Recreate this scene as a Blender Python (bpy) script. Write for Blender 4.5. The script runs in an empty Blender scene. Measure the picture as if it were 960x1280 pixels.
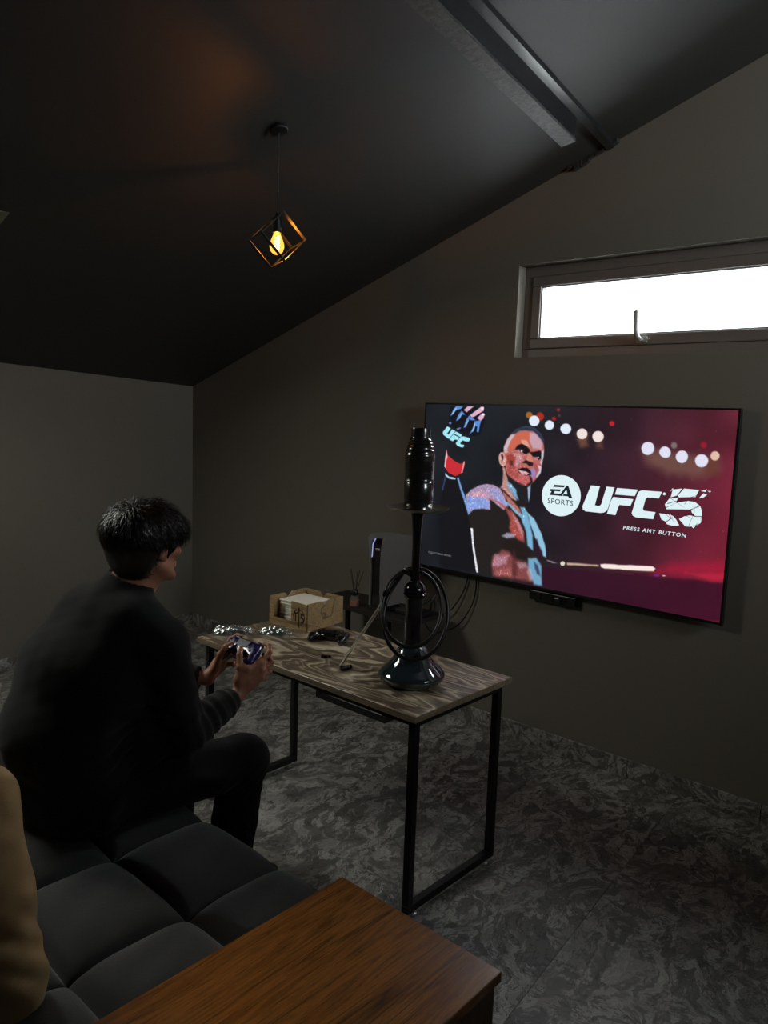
import bpy, bmesh, math, random
import numpy as np
from mathutils import Vector, Matrix

sc = bpy.context.scene
COL = sc.collection
PI = math.pi

# ------------------------------------------------------------------ camera
FPX = 964.816
cam_d = bpy.data.cameras.new('camera')
cam = bpy.data.objects.new('camera', cam_d)
COL.objects.link(cam)
cam_d.sensor_fit = 'VERTICAL'
cam_d.sensor_height = 24.0
cam_d.lens = FPX / 1280.0 * 24.0
cam_d.clip_start = 0.05
# rows of the world-to-camera rotation: right, up and forward seen in the room's axes
RT = Vector((0.74141156, 0.67018924, 0.03398946))
UP = Vector((-0.10777927, 0.06893375, 0.99178212))
FW = Vector((-0.66233868, 0.73898209, -0.12334079))
M = Matrix(((RT.x, UP.x, -FW.x), (RT.y, UP.y, -FW.y), (RT.z, UP.z, -FW.z)))
cam.matrix_world = Matrix.Translation((0, 0, 1.68)) @ M.to_4x4()
sc.camera = cam

# ------------------------------------------------------------------ light
sc.view_settings.view_transform = 'Standard'
sc.view_settings.look = 'None'
sc.view_settings.exposure = 0.0
sc.view_settings.gamma = 1.0
sc.view_settings.use_curve_mapping = False
W = bpy.data.worlds.new('overcast_sky'); sc.world = W
W.use_nodes = True
W.node_tree.nodes['Background'].inputs['Color'].default_value = (0.78, 0.86, 1.0, 1)
W.node_tree.nodes['Background'].inputs['Strength'].default_value = 1.2

def area(name, loc, target, sx, sy, power, color, spread=PI):
    l = bpy.data.lights.new(name, 'AREA'); l.shape = 'RECTANGLE'; l.size = sx; l.size_y = sy
    l.energy = power; l.color = color; l.spread = spread
    o = bpy.data.objects.new(name, l); COL.objects.link(o); o.location = loc
    d = Vector(target) - Vector(loc)
    o.rotation_euler = d.to_track_quat('-Z', 'Y').to_euler()
    return o
# daylight entering by the strip window over the screen (window_1) and the roof window (window_2); the last lamp is fill added for the screen wall
area('daylight_strip_window', (-1.39, 3.575, 2.225), (-1.39, 0.0, 1.3), 1.55, 0.24, 20.0, (0.88, 0.94, 0.95))
area('daylight_roof_window', (-3.72, 0.72, 2.42), (-3.50, 0.72, 1.7), 0.74, 1.15, 38.0, (0.98, 0.98, 0.87))
area('fill_right_wall', (1.86, 2.45, 2.55), (-1.2, 3.43, 2.95), 1.0, 0.7, 25.0, (0.90, 0.95, 0.98), 1.7)  # added fill from the unseen right side, brightens the upper screen wall

# ------------------------------------------------------------------ node helpers
def srgb(r, g, b):
    f = lambda c: (c/255.0/12.92) if c/255.0 <= 0.04045 else ((c/255.0+0.055)/1.055)**2.4
    return (f(r), f(g), f(b), 1.0)

def mat(name, color=(0.5, 0.5, 0.5, 1), rough=0.5, metal=0.0, **kw):
    m = bpy.data.materials.new(name); m.use_nodes = True
    b = m.node_tree.nodes['Principled BSDF']
    b.inputs['Base Color'].default_value = color
    b.inputs['Roughness'].default_value = rough
    b.inputs['Metallic'].default_value = metal
    for k, v in kw.items():
        b.inputs[k.replace('_', ' ')].default_value = v
    return m

def N(m, t, **kw):
    n = m.node_tree.nodes.new(t)
    for k, v in kw.items():
        setattr(n, k, v)
    return n
def LK(m, a, b): m.node_tree.links.new(a, b)

def ramp(m, fac, stops):
    r = N(m, 'ShaderNodeValToRGB'); e = r.color_ramp.elements
    while len(e) < len(stops): e.new(0.5)
    for el, (p, c) in zip(e, stops): el.position = p; el.color = c
    LK(m, fac, r.inputs[0]); return r.outputs[0]

def coords(m, kind='Object', scale=(1, 1, 1), rot=(0, 0, 0), jitter=False):
    tc = N(m, 'ShaderNodeTexCoord'); mp = N(m, 'ShaderNodeMapping')
    mp.inputs['Scale'].default_value = scale; mp.inputs['Rotation'].default_value = rot
    LK(m, tc.outputs[kind], mp.inputs[0])
    out = mp.outputs[0]
    if jitter:
        oi = N(m, 'ShaderNodeObjectInfo'); mul = N(m, 'ShaderNodeVectorMath', operation='SCALE')
        cx = N(m, 'ShaderNodeCombineXYZ')
        LK(m, oi.outputs['Random'], cx.inputs[0]); LK(m, oi.outputs['Random'], cx.inputs[1])
        LK(m, cx.outputs[0], mul.inputs[0]); mul.inputs['Scale'].default_value = 37.0
        ad = N(m, 'ShaderNodeVectorMath', operation='ADD'); LK(m, out, ad.inputs[0]); LK(m, mul.outputs[0], ad.inputs[1])
        out = ad.outputs[0]
    return out

def noise(m, vec, scale, detail=4, rough=0.5, dist=0.0):
    n = N(m, 'ShaderNodeTexNoise'); LK(m, vec, n.inputs['Vector'])
    n.inputs['Scale'].default_value = scale; n.inputs['Detail'].default_value = detail
    n.inputs['Roughness'].default_value = rough; n.inputs['Distortion'].default_value = dist
    return n
def bump(m, h, strength, dist=0.01):
    b = N(m, 'ShaderNodeBump'); b.inputs['Strength'].default_value = strength; b.inputs['Distance'].default_value = dist
    LK(m, h, b.inputs['Height']); LK(m, b.outputs[0], m.node_tree.nodes['Principled BSDF'].inputs['Normal'])
def mixc(m, fac, a, b, mode='MIX'):
    x = N(m, 'ShaderNodeMix', data_type='RGBA', blend_type=mode)
    if isinstance(fac, float): x.inputs[0].default_value = fac
    else: LK(m, fac, x.inputs[0])
    for s, v in ((6, a), (7, b)):
        if isinstance(v, tuple): x.inputs[s].default_value = v
        else: LK(m, v, x.inputs[s])
    return x.outputs[2]
def base(m, sock): LK(m, sock, m.node_tree.nodes['Principled BSDF'].inputs['Base Color'])
def setrough(m, sock): LK(m, sock, m.node_tree.nodes['Principled BSDF'].inputs['Roughness'])

def fabric(name, c1, c2, scale=60, rough=0.9, bs=0.3, sheen=0.0):
    m = mat(name, c1, rough); v = coords(m)
    n = noise(m, v, scale, 5, 0.7); n2 = noise(m, v, 7, 3, 0.5)
    base(m, mixc(m, n2.outputs[0], c1, c2)); bump(m, n.outputs[0], bs, 0.003)
    b = m.node_tree.nodes['Principled BSDF']; b.inputs['Sheen Weight'].default_value = sheen
    b.inputs['Sheen Roughness'].default_value = 0.45
    b.inputs['Specular IOR Level'].default_value = 0.2
    return m

def paint(name, c, var=0.12, rough=0.75, bs=0.08, scale=90):
    m = mat(name, c, rough); v = coords(m)
    n = noise(m, v, 1.3, 4, 0.6); n2 = noise(m, v, scale, 4, 0.6)
    d = tuple(x*(1-var) for x in c[:3])+(1,); base(m, mixc(m, n.outputs[0], c, d)); bump(m, n2.outputs[0], bs, 0.002)
    return m

# flaky grey-brown stone
def marble(name):
    m = mat(name, rough=0.40); v = coords(m, jitter=True)
    w1 = noise(m, v, 2.6, 5, 0.6); sub = N(m, 'ShaderNodeVectorMath', operation='MULTIPLY_ADD')
    LK(m, w1.outputs['Color'], sub.inputs[0]); sub.inputs[1].default_value = (0.24, 0.24, 0.24); LK(m, v, sub.inputs[2])
    w = sub.outputs[0]
    st = N(m, 'ShaderNodeMapping'); st.inputs['Scale'].default_value = (1.0, 0.55, 1.0); st.inputs['Rotation'].default_value = (0, 0, 0.5)
    LK(m, w, st.inputs[0]); ws = st.outputs[0]
    vo = N(m, 'ShaderNodeTexVoronoi'); vo.inputs['Scale'].default_value = 17; LK(m, ws, vo.inputs['Vector'])
    vo.inputs['Randomness'].default_value = 1.0
    n1 = noise(m, ws, 5.0, 8, 0.68, 1.6); n2 = noise(m, ws, 22, 6, 0.7, 0.8); n3 = noise(m, ws, 7.5, 10, 0.72, 2.4)
    sep = N(m, 'ShaderNodeSeparateColor'); LK(m, vo.outputs['Color'], sep.inputs[0])
    flake = ramp(m, n3.outputs[0], [(0.47, (0, 0, 0, 1)), (0.54, (0.85, 0.85, 0.85, 1)), (0.60, (0.3, 0.3, 0.3, 1)), (0.68, (1, 1, 1, 1))])
    c_dark = mixc(m, n1.outputs[0], (0.055, 0.054, 0.049, 1), (0.23, 0.225, 0.205, 1))
    c_dark = mixc(m, sep.outputs[0], c_dark, (0.10, 0.097, 0.088, 1))
    c_light = mixc(m, n2.outputs[0], (0.20, 0.195, 0.175, 1), (0.72, 0.71, 0.65, 1))
    mul = N(m, 'ShaderNodeMath', operation='MULTIPLY'); LK(m, flake, mul.inputs[0]); g_ = ramp(m, sep.outputs[1], [(0.0, (0.35, 0.35, 0.35, 1)), (0.6, (1, 1, 1, 1))]); LK(m, g_, mul.inputs[1])
    c = mixc(m, mul.outputs[0], c_dark, c_light)
    vein = ramp(m, n1.outputs[0], [(0.485, (0, 0, 0, 1)), (0.5, (1, 1, 1, 1)), (0.515, (0, 0, 0, 1))])
    c = mixc(m, vein, c, (0.03, 0.029, 0.027, 1))
    base(m, c); bump(m, n2.outputs[0], 0.12, 0.003)
    setrough(m, ramp(m, n2.outputs[0], [(0.3, (0.34, 0.34, 0.34, 1)), (0.7, (0.55, 0.55, 0.55, 1))]))
    return m

def agate(name):
    m = mat(name, rough=0.28); v = coords(m, scale=(0.75, 2.3, 1.0), rot=(0, 0, 0.12))
    w1 = noise(m, v, 1.7, 3, 0.5); ma = N(m, 'ShaderNodeVectorMath', operation='MULTIPLY_ADD')
    LK(m, w1.outputs['Color'], ma.inputs[0]); ma.inputs[1].default_value = (0.9, 0.9, 0.9); LK(m, v, ma.inputs[2])
    n1 = noise(m, ma.outputs[0], 2.1, 2, 0.45, 0.6)
    mu = N(m, 'ShaderNodeMath', operation='MULTIPLY'); LK(m, n1.outputs[0], mu.inputs[0]); mu.inputs[1].default_value = 6.0
    fr = N(m, 'ShaderNodeMath', operation='FRACT'); LK(m, mu.outputs[0], fr.inputs[0])
    c = ramp(m, fr.outputs[0], [(0.0, srgb(100, 88, 74)), (0.14, srgb(216, 204, 180)), (0.24, srgb(160, 146, 122)), (0.48, srgb(84, 73, 62)), (0.60, srgb(110, 98, 84)), (0.70, srgb(190, 178, 154)), (0.80, srgb(120, 106, 90)), (1.0, srgb(100, 88, 74))])
    n2 = noise(m, coords(m, scale=(3, 40, 3), rot=(0, 0, 0.1)), 3, 4, 0.6)
    c = mixc(m, 0.35, c, ramp(m, n2.outputs[0], [(0.35, srgb(60, 52, 44)), (0.65, srgb(205, 195, 172))]), 'SOFT_LIGHT')
    base(m, c)
    return m

def timber(name, c1, c2, c3, axis='Y', rough=0.38, sc_=1.0):
    m = mat(name, rough=rough)
    s = {'X': (1.6, 24, 24), 'Y': (24, 1.6, 24), 'Z': (24, 24, 1.6)}[axis]
    v = coords(m, scale=tuple(x*sc_ for x in s))
    n1 = noise(m, v, 1.0, 7, 0.62, 1.1); n2 = noise(m, v, 9.0, 6, 0.75, 0.3)
    c = ramp(m, n1.outputs[0], [(0.28, c1), (0.47, c2), (0.56, c3), (0.74, c2)])
    g = ramp(m, n2.outputs[0], [(0.36, (0.25, 0.25, 0.25, 1)), (0.52, (1, 1, 1, 1))])
    v3 = coords(m, scale=tuple((0.16 if x < 2 else 0.28)*x*sc_ for x in s))
    n3 = noise(m, v3, 1.0, 3, 0.5, 0.6)
    crack = ramp(m, n3.outputs[0], [(0.492, (1, 1, 1, 1)), (0.5, (0.12, 0.12, 0.12, 1)), (0.508, (1, 1, 1, 1))])
    c = mixc(m, 0.65, c, g, 'MULTIPLY'); c = mixc(m, 0.7, c, crack, 'MULTIPLY')
    base(m, c); bump(m, n2.outputs[0], 0.22, 0.002)
    return m

BLACKMETAL = mat('black_powder_coat', (0.012, 0.012, 0.012, 1), 0.45, 0.3)
BLACKPL = mat('black_plastic', (0.010, 0.010, 0.011, 1), 0.32)
BLACKGLOSS = mat('black_gloss', (0.008, 0.008, 0.009, 1), 0.08, 0.0, Coat_Weight=0.6, Coat_Roughness=0.03)
CHROME = mat('chrome', (0.95, 0.94, 0.92, 1), 0.34, 1.0)
MARBLE = marble('flaky_grey_stone')
WALL = paint('taupe_wall_paint', srgb(114, 109, 98), 0.10)
CEIL = paint('charcoal_ceiling_paint', srgb(43, 43, 40), 0.14, 0.6)

# ------------------------------------------------------------------ mesh helpers
def link_mesh(name, me, m=None, parent=None, smooth=False):
    o = bpy.data.objects.new(name, me); COL.objects.link(o)
    if m: me.materials.append(m)
    if parent is not None: o.parent = parent
    if smooth:
        me.polygons.foreach_set('use_smooth', [True]*len(me.polygons))
    return o

def obj(name, bm, m=None, parent=None, smooth=False, bevel=0.0, seg=2, sharp=None, solid=0.0):
    bmesh.ops.recalc_face_normals(bm, faces=bm.faces)
    if bevel > 0:
        es = [e for e in bm.edges if len(e.link_faces) == 2 and e.calc_face_angle(0) > 0.6]
        bmesh.ops.bevel(bm, geom=es, offset=bevel, segments=seg, affect='EDGES', profile=0.5, clamp_overlap=True)
    me = bpy.data.meshes.new(name); bm.to_mesh(me); bm.free()
    o = link_mesh(name, me, m, parent, smooth)
    if smooth and sharp:
        me.set_sharp_from_angle(angle=math.radians(sharp))
    return o

def thing(name, label, cat, loc=(0, 0, 0), rz=0.0, group=None, kind=None):
    o = bpy.data.objects.new(name, None); COL.objects.link(o); o.location = loc; o.rotation_euler = (0, 0, rz)
    o.empty_display_size = 0.05
    return tag(o, label, cat, group, kind)
def tag(o, label=None, cat=None, group=None, kind=None):
    if label: o['label'] = label
    if cat: o['category'] = cat
    if group: o['group'] = group
    if kind: o['kind'] = kind
    return o
def struct(o, label=None):
    o['kind'] = 'structure'
    if label: o['label'] = label
    return o

def box(bm, x0, x1, y0, y1, z0, z1, T=None):
    vs = [bm.verts.new(Vector(c)) for c in ((x0,y0,z0),(x1,y0,z0),(x1,y1,z0),(x0,y1,z0),(x0,y0,z1),(x1,y0,z1),(x1,y1,z1),(x0,y1,z1))]
    if T: 
        for v in vs: v.co = T @ v.co
    for f in ((0,3,2,1),(4,5,6,7),(0,1,5,4),(1,2,6,5),(2,3,7,6),(3,0,4,7)): bm.faces.new([vs[i] for i in f])
    return vs
def BM(): return bmesh.new()
def boxobj(name, b, m, parent=None, bevel=0.0, **kw):
    bm = BM(); box(bm, *b); return obj(name, bm, m, parent, bevel=bevel, **kw)

def prism(bm, pts, axis, a, b, T=None):
    """pts: 2D outline; extruded along axis from a to b"""
    def P(p, h):
        q = {'X': (h, p[0], p[1]), 'Y': (p[0], h, p[1]), 'Z': (p[0], p[1], h)}[axis]
        q = Vector(q); return T @ q if T else q
    A_ = [bm.verts.new(P(p, a)) for p in pts]; B_ = [bm.verts.new(P(p, b)) for p in pts]
    n = len(pts)
    bm.faces.new(A_); bm.faces.new(B_[::-1])
    for i in range(n): bm.faces.new((A_[i], A_[(i+1) % n], B_[(i+1) % n], B_[i]))

def lathe(bm, prof, c=(0, 0, 0), n=48, T=None):
    rings = []
    for r, z in prof:
        if r < 1e-5: rings.append([bm.verts.new((c[0], c[1], c[2]+z))])
        else: rings.append([bm.verts.new((c[0]+r*math.cos(2*PI*i/n), c[1]+r*math.sin(2*PI*i/n), c[2]+z)) for i in range(n)])
    if T:
        for rg in rings:
            for v in rg: v.co = T @ v.co
    for a, b in zip(rings, rings[1:]):
        for i in range(n):
            j = (i+1) % n
            if len(a) == 1 and len(b) == 1: break
            if len(a) == 1: bm.faces.new((a[0], b[i], b[j]))
            elif len(b) == 1: bm.faces.new((a[i], a[j], b[0]))
            else: bm.faces.new((a[i], a[j], b[j], b[i]))
    for rg, fl in ((rings[0], True), (rings[-1], False)):
        if len(rg) > 1: bm.faces.new(rg[::-1] if fl else rg)

def tube(bm, pts, r, n=10, closed=False):
    pts = [Vector(p) for p in pts]; m_ = len(pts)
    rs = r if isinstance(r, (list, tuple)) else [r]*m_
    tang = []
    for i in range(m_):
        a = pts[i-1] if (i > 0 or closed) else pts[i]; b = pts[(i+1) % m_] if (i < m_-1 or closed) else pts[i]
        tang.append((b-a).normalized())
    u = tang[0].orthogonal().normalized(); rings = []
    for i in range(m_):
        t = tang[i]; u = (u - t*u.dot(t)).normalized(); w_ = t.cross(u)
        rings.append([bm.verts.new(pts[i]+(u*math.cos(2*PI*k/n)+w_*math.sin(2*PI*k/n))*rs[i]) for k in range(n)])
    for i in range(m_ if closed else m_-1):
        a, b = rings[i], rings[(i+1) % m_]
        for k in range(n): bm.faces.new((a[k], a[(k+1) % n], b[(k+1) % n], b[k]))
    if not closed: bm.faces.new(rings[0][::-1]); bm.faces.new(rings[-1])

def spline(ctrl, n=12, closed=False):
    P = [Vector(p) for p in ctrl]; out = []; m_ = len(P)
    for i in range(m_ if closed else m_-1):
        g = lambda k: P[k % m_] if closed else P[max(0, min(m_-1, k))]
        p0, p1, p2, p3 = g(i-1), g(i), g(i+1), g(i+2)
        for s in range(n):
            t = s/n
            out.append(0.5*((2*p1)+(p2-p0)*t+(2*p0-5*p1+4*p2-p3)*t*t+(3*p1-p0-3*p2+p3)*t**3))
    if not closed: out.append(P[-1])
    return out

def text_mesh(txt, w, h, bold=0.0, shear=0.0, spacing=1.0):
    """flat text triangles fitted in a w x h box, lower left at the origin"""
    cu = bpy.data.curves.new('lettering', 'FONT'); cu.body = txt; cu.offset = bold; cu.shear = shear; cu.space_character = spacing
    cu.resolution_u = 3
    o = bpy.data.objects.new('lettering', cu); COL.objects.link(o)
    me = bpy.data.meshes.new_from_object(o.evaluated_get(bpy.context.evaluated_depsgraph_get()))
    bpy.data.objects.remove(o); bpy.data.curves.remove(cu)
    n = len(me.vertices); co = np.empty(n*3); me.vertices.foreach_get('co', co); co = co.reshape(-1, 3)
    lo, hi = co.min(0), co.max(0); co[:, 0] = (co[:, 0]-lo[0])/(hi[0]-lo[0])*w; co[:, 1] = (co[:, 1]-lo[1])/(hi[1]-lo[1])*h
    me.vertices.foreach_set('co', co.ravel()); return me

# ------------------------------------------------------------------ signed distance modelling for bodies and cloth
import openvdb
V3 = lambda *a: np.array(a, dtype=np.float32)
class SDF:
    def __init__(s, lo, hi, vox):
        s.lo = np.array(lo, dtype=np.float32); s.vox = vox
        s.n = np.ceil((np.array(hi)-s.lo)/vox).astype(int)
        s.ax = [s.lo[i]+vox*np.arange(s.n[i], dtype=np.float32) for i in range(3)]
        s.D = np.full(tuple(s.n), 1.0, dtype=np.float32)
    def win(s, lo, hi):
        a = np.clip(np.floor((np.array(lo)-s.lo)/s.vox).astype(int), 0, s.n); b = np.clip(np.ceil((np.array(hi)-s.lo)/s.vox).astype(int)+1, 0, s.n)
        sl = tuple(slice(a[i], b[i]) for i in range(3))
        X = s.ax[0][sl[0]][:, None, None]; Y = s.ax[1][sl[1]][None, :, None]; Z = s.ax[2][sl[2]][None, None, :]
        return sl, X, Y, Z
    def put(s, sl, d, k, op='add'):
        D = s.D[sl]
        if op == 'add':
            if k > 0:
                h = np.clip(0.5+0.5*(D-d)/k, 0, 1); s.D[sl] = D*(1-h)+d*h-k*h*(1-h)
            else: s.D[sl] = np.minimum(D, d)
        elif op == 'sub':
            d = -d
            if k > 0:
                h = np.clip(0.5-0.5*(D-d)/k, 0, 1); s.D[sl] = D*(1-h)+d*h+k*h*(1-h)
            else: s.D[sl] = np.maximum(D, d)
    def cone(s, a, b, ra, rb, k=0.0, op='add'):
        a = np.array(a, dtype=np.float32); b = np.array(b, dtype=np.float32); R = max(ra, rb)+k+4*s.vox
        if op == 'add': R += 0.02
        sl, X, Y, Z = s.win(np.minimum(a, b)-R, np.maximum(a, b)+R)
        ab = b-a; L2 = float(ab@ab)+1e-12
        px, py, pz = X-a[0], Y-a[1], Z-a[2]
        t = np.clip((px*ab[0]+py*ab[1]+pz*ab[2])/L2, 0, 1)
        d = np.sqrt((px-t*ab[0])**2+(py-t*ab[1])**2+(pz-t*ab[2])**2)-(ra+(rb-ra)*t)
        s.put(sl, d, k, op)
    def chain(s, pts, rs, k=0.0):
        for i in range(len(pts)-1): s.cone(pts[i], pts[i+1], rs[i], rs[i+1], k)
    def ell(s, c, r, F=None, k=0.0, op='add'):
        """F: rows are the ellipsoid's own axes"""
        c = np.array(c, dtype=np.float32); R = max(r)+k+4*s.vox+(0.02 if op == 'add' else 0)
        sl, X, Y, Z = s.win(c-R, c+R); p = (X-c[0], Y-c[1], Z-c[2])
        F = np.eye(3) if F is None else np.array(F)
        q = [p[0]*F[i][0]+p[1]*F[i][1]+p[2]*F[i][2] for i in range(3)]
        k0 = np.sqrt(sum((q[i]/r[i])**2 for i in range(3))); k1 = np.sqrt(sum((q[i]/r[i]**2)**2 for i in range(3)))+1e-9
        s.put(sl, (k0*(k0-1)/k1).astype(np.float32), k, op)
    def half(s, p, nrm, k=0.0):
        """cut away everything on the side the normal points to"""
        p = np.array(p); nrm = np.array(nrm)/np.linalg.norm(nrm)
        X, Y, Z = s.ax[0][:, None, None], s.ax[1][None, :, None], s.ax[2][None, None, :]
        s.put((slice(None),)*3, -((X-p[0])*nrm[0]+(Y-p[1])*nrm[1]+(Z-p[2])*nrm[2]).astype(np.float32), k, 'sub')
    def ripple(s, fn):
        s.D += fn(s.ax[0][:, None, None], s.ax[1][None, :, None], s.ax[2][None, None, :]).astype(np.float32)
    def mesh(s, adapt=0.0):
        g = openvdb.FloatGrid(float(3*s.vox)); a = np.clip(s.D, -3*s.vox, 3*s.vox)
        g.copyFromArray(np.ascontiguousarray(a)); pts, tri, quad = g.convertToPolygons(0.0, adapt)
        return np.array(pts)*s.vox+s.lo, np.array(tri), np.array(quad)
def join_polys(ms):
    V = []; F = []; off = 0
    for v, t, q in ms:
        V.append(v); F += [tuple(int(i)+off for i in f) for f in t]+[tuple(int(i)+off for i in f) for f in q]; off += len(v)
    return np.concatenate(V), F
def poly_obj(name, V, F, m, parent=None, origin=(0, 0, 0)):
    me = bpy.data.meshes.new(name); me.from_pydata((V-np.array(origin)).tolist(), [], F)
    bm = BM(); bm.from_mesh(me); bmesh.ops.recalc_face_normals(bm, faces=bm.faces); bm.to_mesh(me); bm.free()
    return link_mesh(name, me, m, parent, True)
# ------------------------------------------------------------------ room shell
# TV wall plane y=3.43; the sloped ceiling rises from the low left wall towards the ridge on the right
YW = 3.43
ceil_z = lambda x: 1.854+0.331*(x+5.07)
RX = 0.45                                       # ridge
LW = lambda y: -5.07+0.133*(YW-y)              # left wall line
YB = -2.6; XR = 1.75
ZR = ceil_z(RX)

floor_bm = BM(); box(floor_bm, -5.3, XR+0.1, YB-0.1, YW+0.25, -0.10, -0.010)
floor = struct(obj('floor', floor_bm, mat('grout', (0.09, 0.085, 0.078, 1), 0.9)), 'dark flaky grey stone tile floor')
# tiles, running with the left wall's direction
ta = math.radians(5.6); tw, tl = 0.6, 1.2
tbm = BM(); box(tbm, -tw/2+0.0006, tw/2-0.0006, -tl/2+0.0006, tl/2-0.0006, -0.010, 0.0)
tme = bpy.data.meshes.new('tile'); 
bmesh.ops.recalc_face_normals(tbm, faces=tbm.faces)
bmesh.ops.bevel(tbm, geom=[e for e in tbm.edges if all(v.co.z > -0.001 for v in e.verts)], offset=0.0006, segments=1, affect='EDGES')
tbm.to_mesh(tme); tbm.free(); tme.materials.append(MARBLE)
ex = Vector((math.cos(ta), math.sin(ta), 0)); ey = Vector((-math.sin(ta), math.cos(ta), 0)); corner = Vector((-1.065, 2.06, 0))
k = 0
for i in range(-8, 6):
    for j in range(-5, 4):
        c = corner+ex*((i+0.5)*tw)+ey*((j+0.5+(0.0 if i % 2 == 0 else 0.5))*tl)
        if c.x < LW(c.y)-0.35 or c.x > XR+0.3 or c.y > YW+0.66 or c.y < YB-0.4: continue
        if c.y < -0.9 and (c.x > 0.8 or c.x < -3.8): continue
        o = bpy.data.objects.new('tile', tme); COL.objects.link(o); o.parent = floor
        o.location = c; o.rotation_euler = (0, 0, ta)

# wall with the screen, pierced by the strip window
WX0, WX1, WZ0, WZ1 = -2.212, -0.58, 2.0, 2.457
bm = BM()
T_ = 0.16
def wseg(pts): prism(bm, pts, 'Y', YW, YW+T_)
wseg([(-5.3, -0.1), (WX0, -0.1), (WX0, ceil_z(WX0)+0.1), (-5.3, ceil_z(-5.3)+0.1)])
wseg([(WX0, -0.1), (WX1, -0.1), (WX1, WZ0), (WX0, WZ0)])
wseg([(WX0, WZ1), (WX1, WZ1), (WX1, ceil_z(WX1)+0.1), (WX0, ceil_z(WX0)+0.1)])
wseg([(WX1, -0.1), (XR+0.1, -0.1), (XR+0.1, ceil_z(2*RX-XR)+0.1), (RX, ZR+0.1), (WX1, ceil_z(WX1)+0.1)])
bmesh.ops.remove_doubles(bm, verts=bm.verts, dist=0.0001)
struct(obj('wall_back', bm, WALL), 'taupe grey wall behind the screen under the sloped ceiling')

# left wall, 7.6 degrees off square
bm = BM(); d = Vector((0.133, -1)).normalized(); nrm = Vector((-1, -0.133)).normalized()
a = Vector((LW(YW+0.16), YW+0.16)); b_ = Vector((LW(YB), YB))
prism(bm, [tuple(a), tuple(b_), tuple(b_+nrm*0.15), tuple(a+nrm*0.15)], 'Z', -0.1, 2.3)
struct(obj('wall_left', bm, WALL), 'low dim wall on the left meeting the dark ceiling')
bm = BM(); prism(bm, [(-5.2, -0.1), (XR+0.1, -0.1), (XR+0.1, ceil_z(2*RX-XR)+0.1), (RX, ZR+0.1), (-5.2, 1.9)], 'Y', YB-0.1, YB)
struct(obj('wall_front', bm, WALL))
# right wall; its window is added for the fill lamp, none is known there
bm = BM(); H_ = ceil_z(2*RX-XR)+0.05
wy0, wy1, wz0, wz1 = 1.95, 2.95, 2.10, 3.00
for r_ in ((YB, wy0, -0.1, H_), (wy1, YW+0.1, -0.1, H_), (wy0, wy1, -0.1, wz0), (wy0, wy1, wz1, H_)):
    box(bm, XR, XR+0.12, r_[0], r_[1], r_[2], r_[3])
struct(obj('wall_right', bm, WALL))
w3 = struct(thing('added_fill_window', None, None, (XR, 2.45, 2.55)))
FRAME = paint('brown_window_frame', srgb(112, 104, 97), 0.1, 0.4, 0.02)
bm = BM()
for q in ((-0.5, 0.5, -0.45, -0.39), (-0.5, 0.5, 0.39, 0.45), (-0.5, -0.44, -0.39, 0.39), (0.44, 0.5, -0.39, 0.39), (-0.02, 0.02, -0.39, 0.39)):
    box(bm, 0.03, 0.09, *q)
obj('window_frame', bm, FRAME, w3)

# ceiling: two slopes; the left one has the roof window's opening
SX0, SX1, SY0, SY1 = -4.08, -3.30, 0.10, 1.365
bm = BM()
def slab(x0, x1, y0, y1):
    prism(bm, [(x0, ceil_z(x0)), (x1, ceil_z(x1)), (x1, ceil_z(x1)+0.12), (x0, ceil_z(x0)+0.12)], 'Y', y0, y1)
slab(-5.35, SX0, YB-0.05, YW+0.2); slab(SX1, RX, YB-0.05, YW+0.2); slab(SX0, SX1, YB-0.05, SY0); slab(SX0, SX1, SY1, YW+0.2)
prism(bm, [(RX, ZR), (XR+0.1, ceil_z(2*RX-XR-0.1)), (XR+0.1, ceil_z(2*RX-XR-0.1)+0.12), (RX, ZR+0.12)], 'Y', YB-0.05, YW+0.2)
bmesh.ops.remove_doubles(bm, verts=bm.verts, dist=0.0001)
ceiling = struct(obj('ceiling', bm, CEIL), 'very dark charcoal sloped attic ceiling')
# rough filler where the beam meets the wall
bm = BM()
rnd = random.Random(7)
for i in range(7):
    x = -1.96+i*0.035; h = 0.012+0.016*rnd.random()+(0.02 if i in (1, 2) else 0)
    prism(bm, [(x, ceil_z(x)-h), (x+0.037, ceil_z(x+0.037)-h*rnd.uniform(0.6, 1)), (x+0.037, ceil_z(x+0.037)+0.02), (x, ceil_z(x)+0.02)], 'Y', YW-0.02-0.01*rnd.random(), YW+0.02)
obj('filler_patch', bm, CEIL, ceiling)

# roof window: pale frame lining with a bright frosted pane
SK = math.atan(0.331); st = thing('window_2', 'corner of a pale roof window in the ceiling at the left', None, ((SX0+SX1)/2, (SY0+SY1)/2, ceil_z((SX0+SX1)/2)), kind='structure')
del_ = None
Mt = Matrix.Rotation(-SK, 4, 'Y'); hw = (SX1-SX0)/2/math.cos(SK); hl = (SY1-SY0)/2
PALE = mat('pale_window_lining', srgb(150, 150, 140), 0.5)
bm = BM()
for q in ((-hw-0.0, -hw+0.05, -hl, hl), (hw-0.09, hw, -hl, hl), (-hw, hw, -hl, -hl+0.09), (-hw, hw, hl-0.09, hl)):
    box(bm, q[0], q[1], q[2], q[3], -0.004, 0.20, Mt)
obj('window_frame', bm, PALE, st)
FROST = mat('frosted_glass', (0.9, 0.95, 1, 1), 0.35, 0.0, Transmission_Weight=1.0, IOR=1.2)
bm = BM(); box(bm, -hw+0.05, hw-0.09, -hl+0.09, hl-0.09, 0.205, 0.211, Mt); obj('glass', bm, FROST, st)

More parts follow.
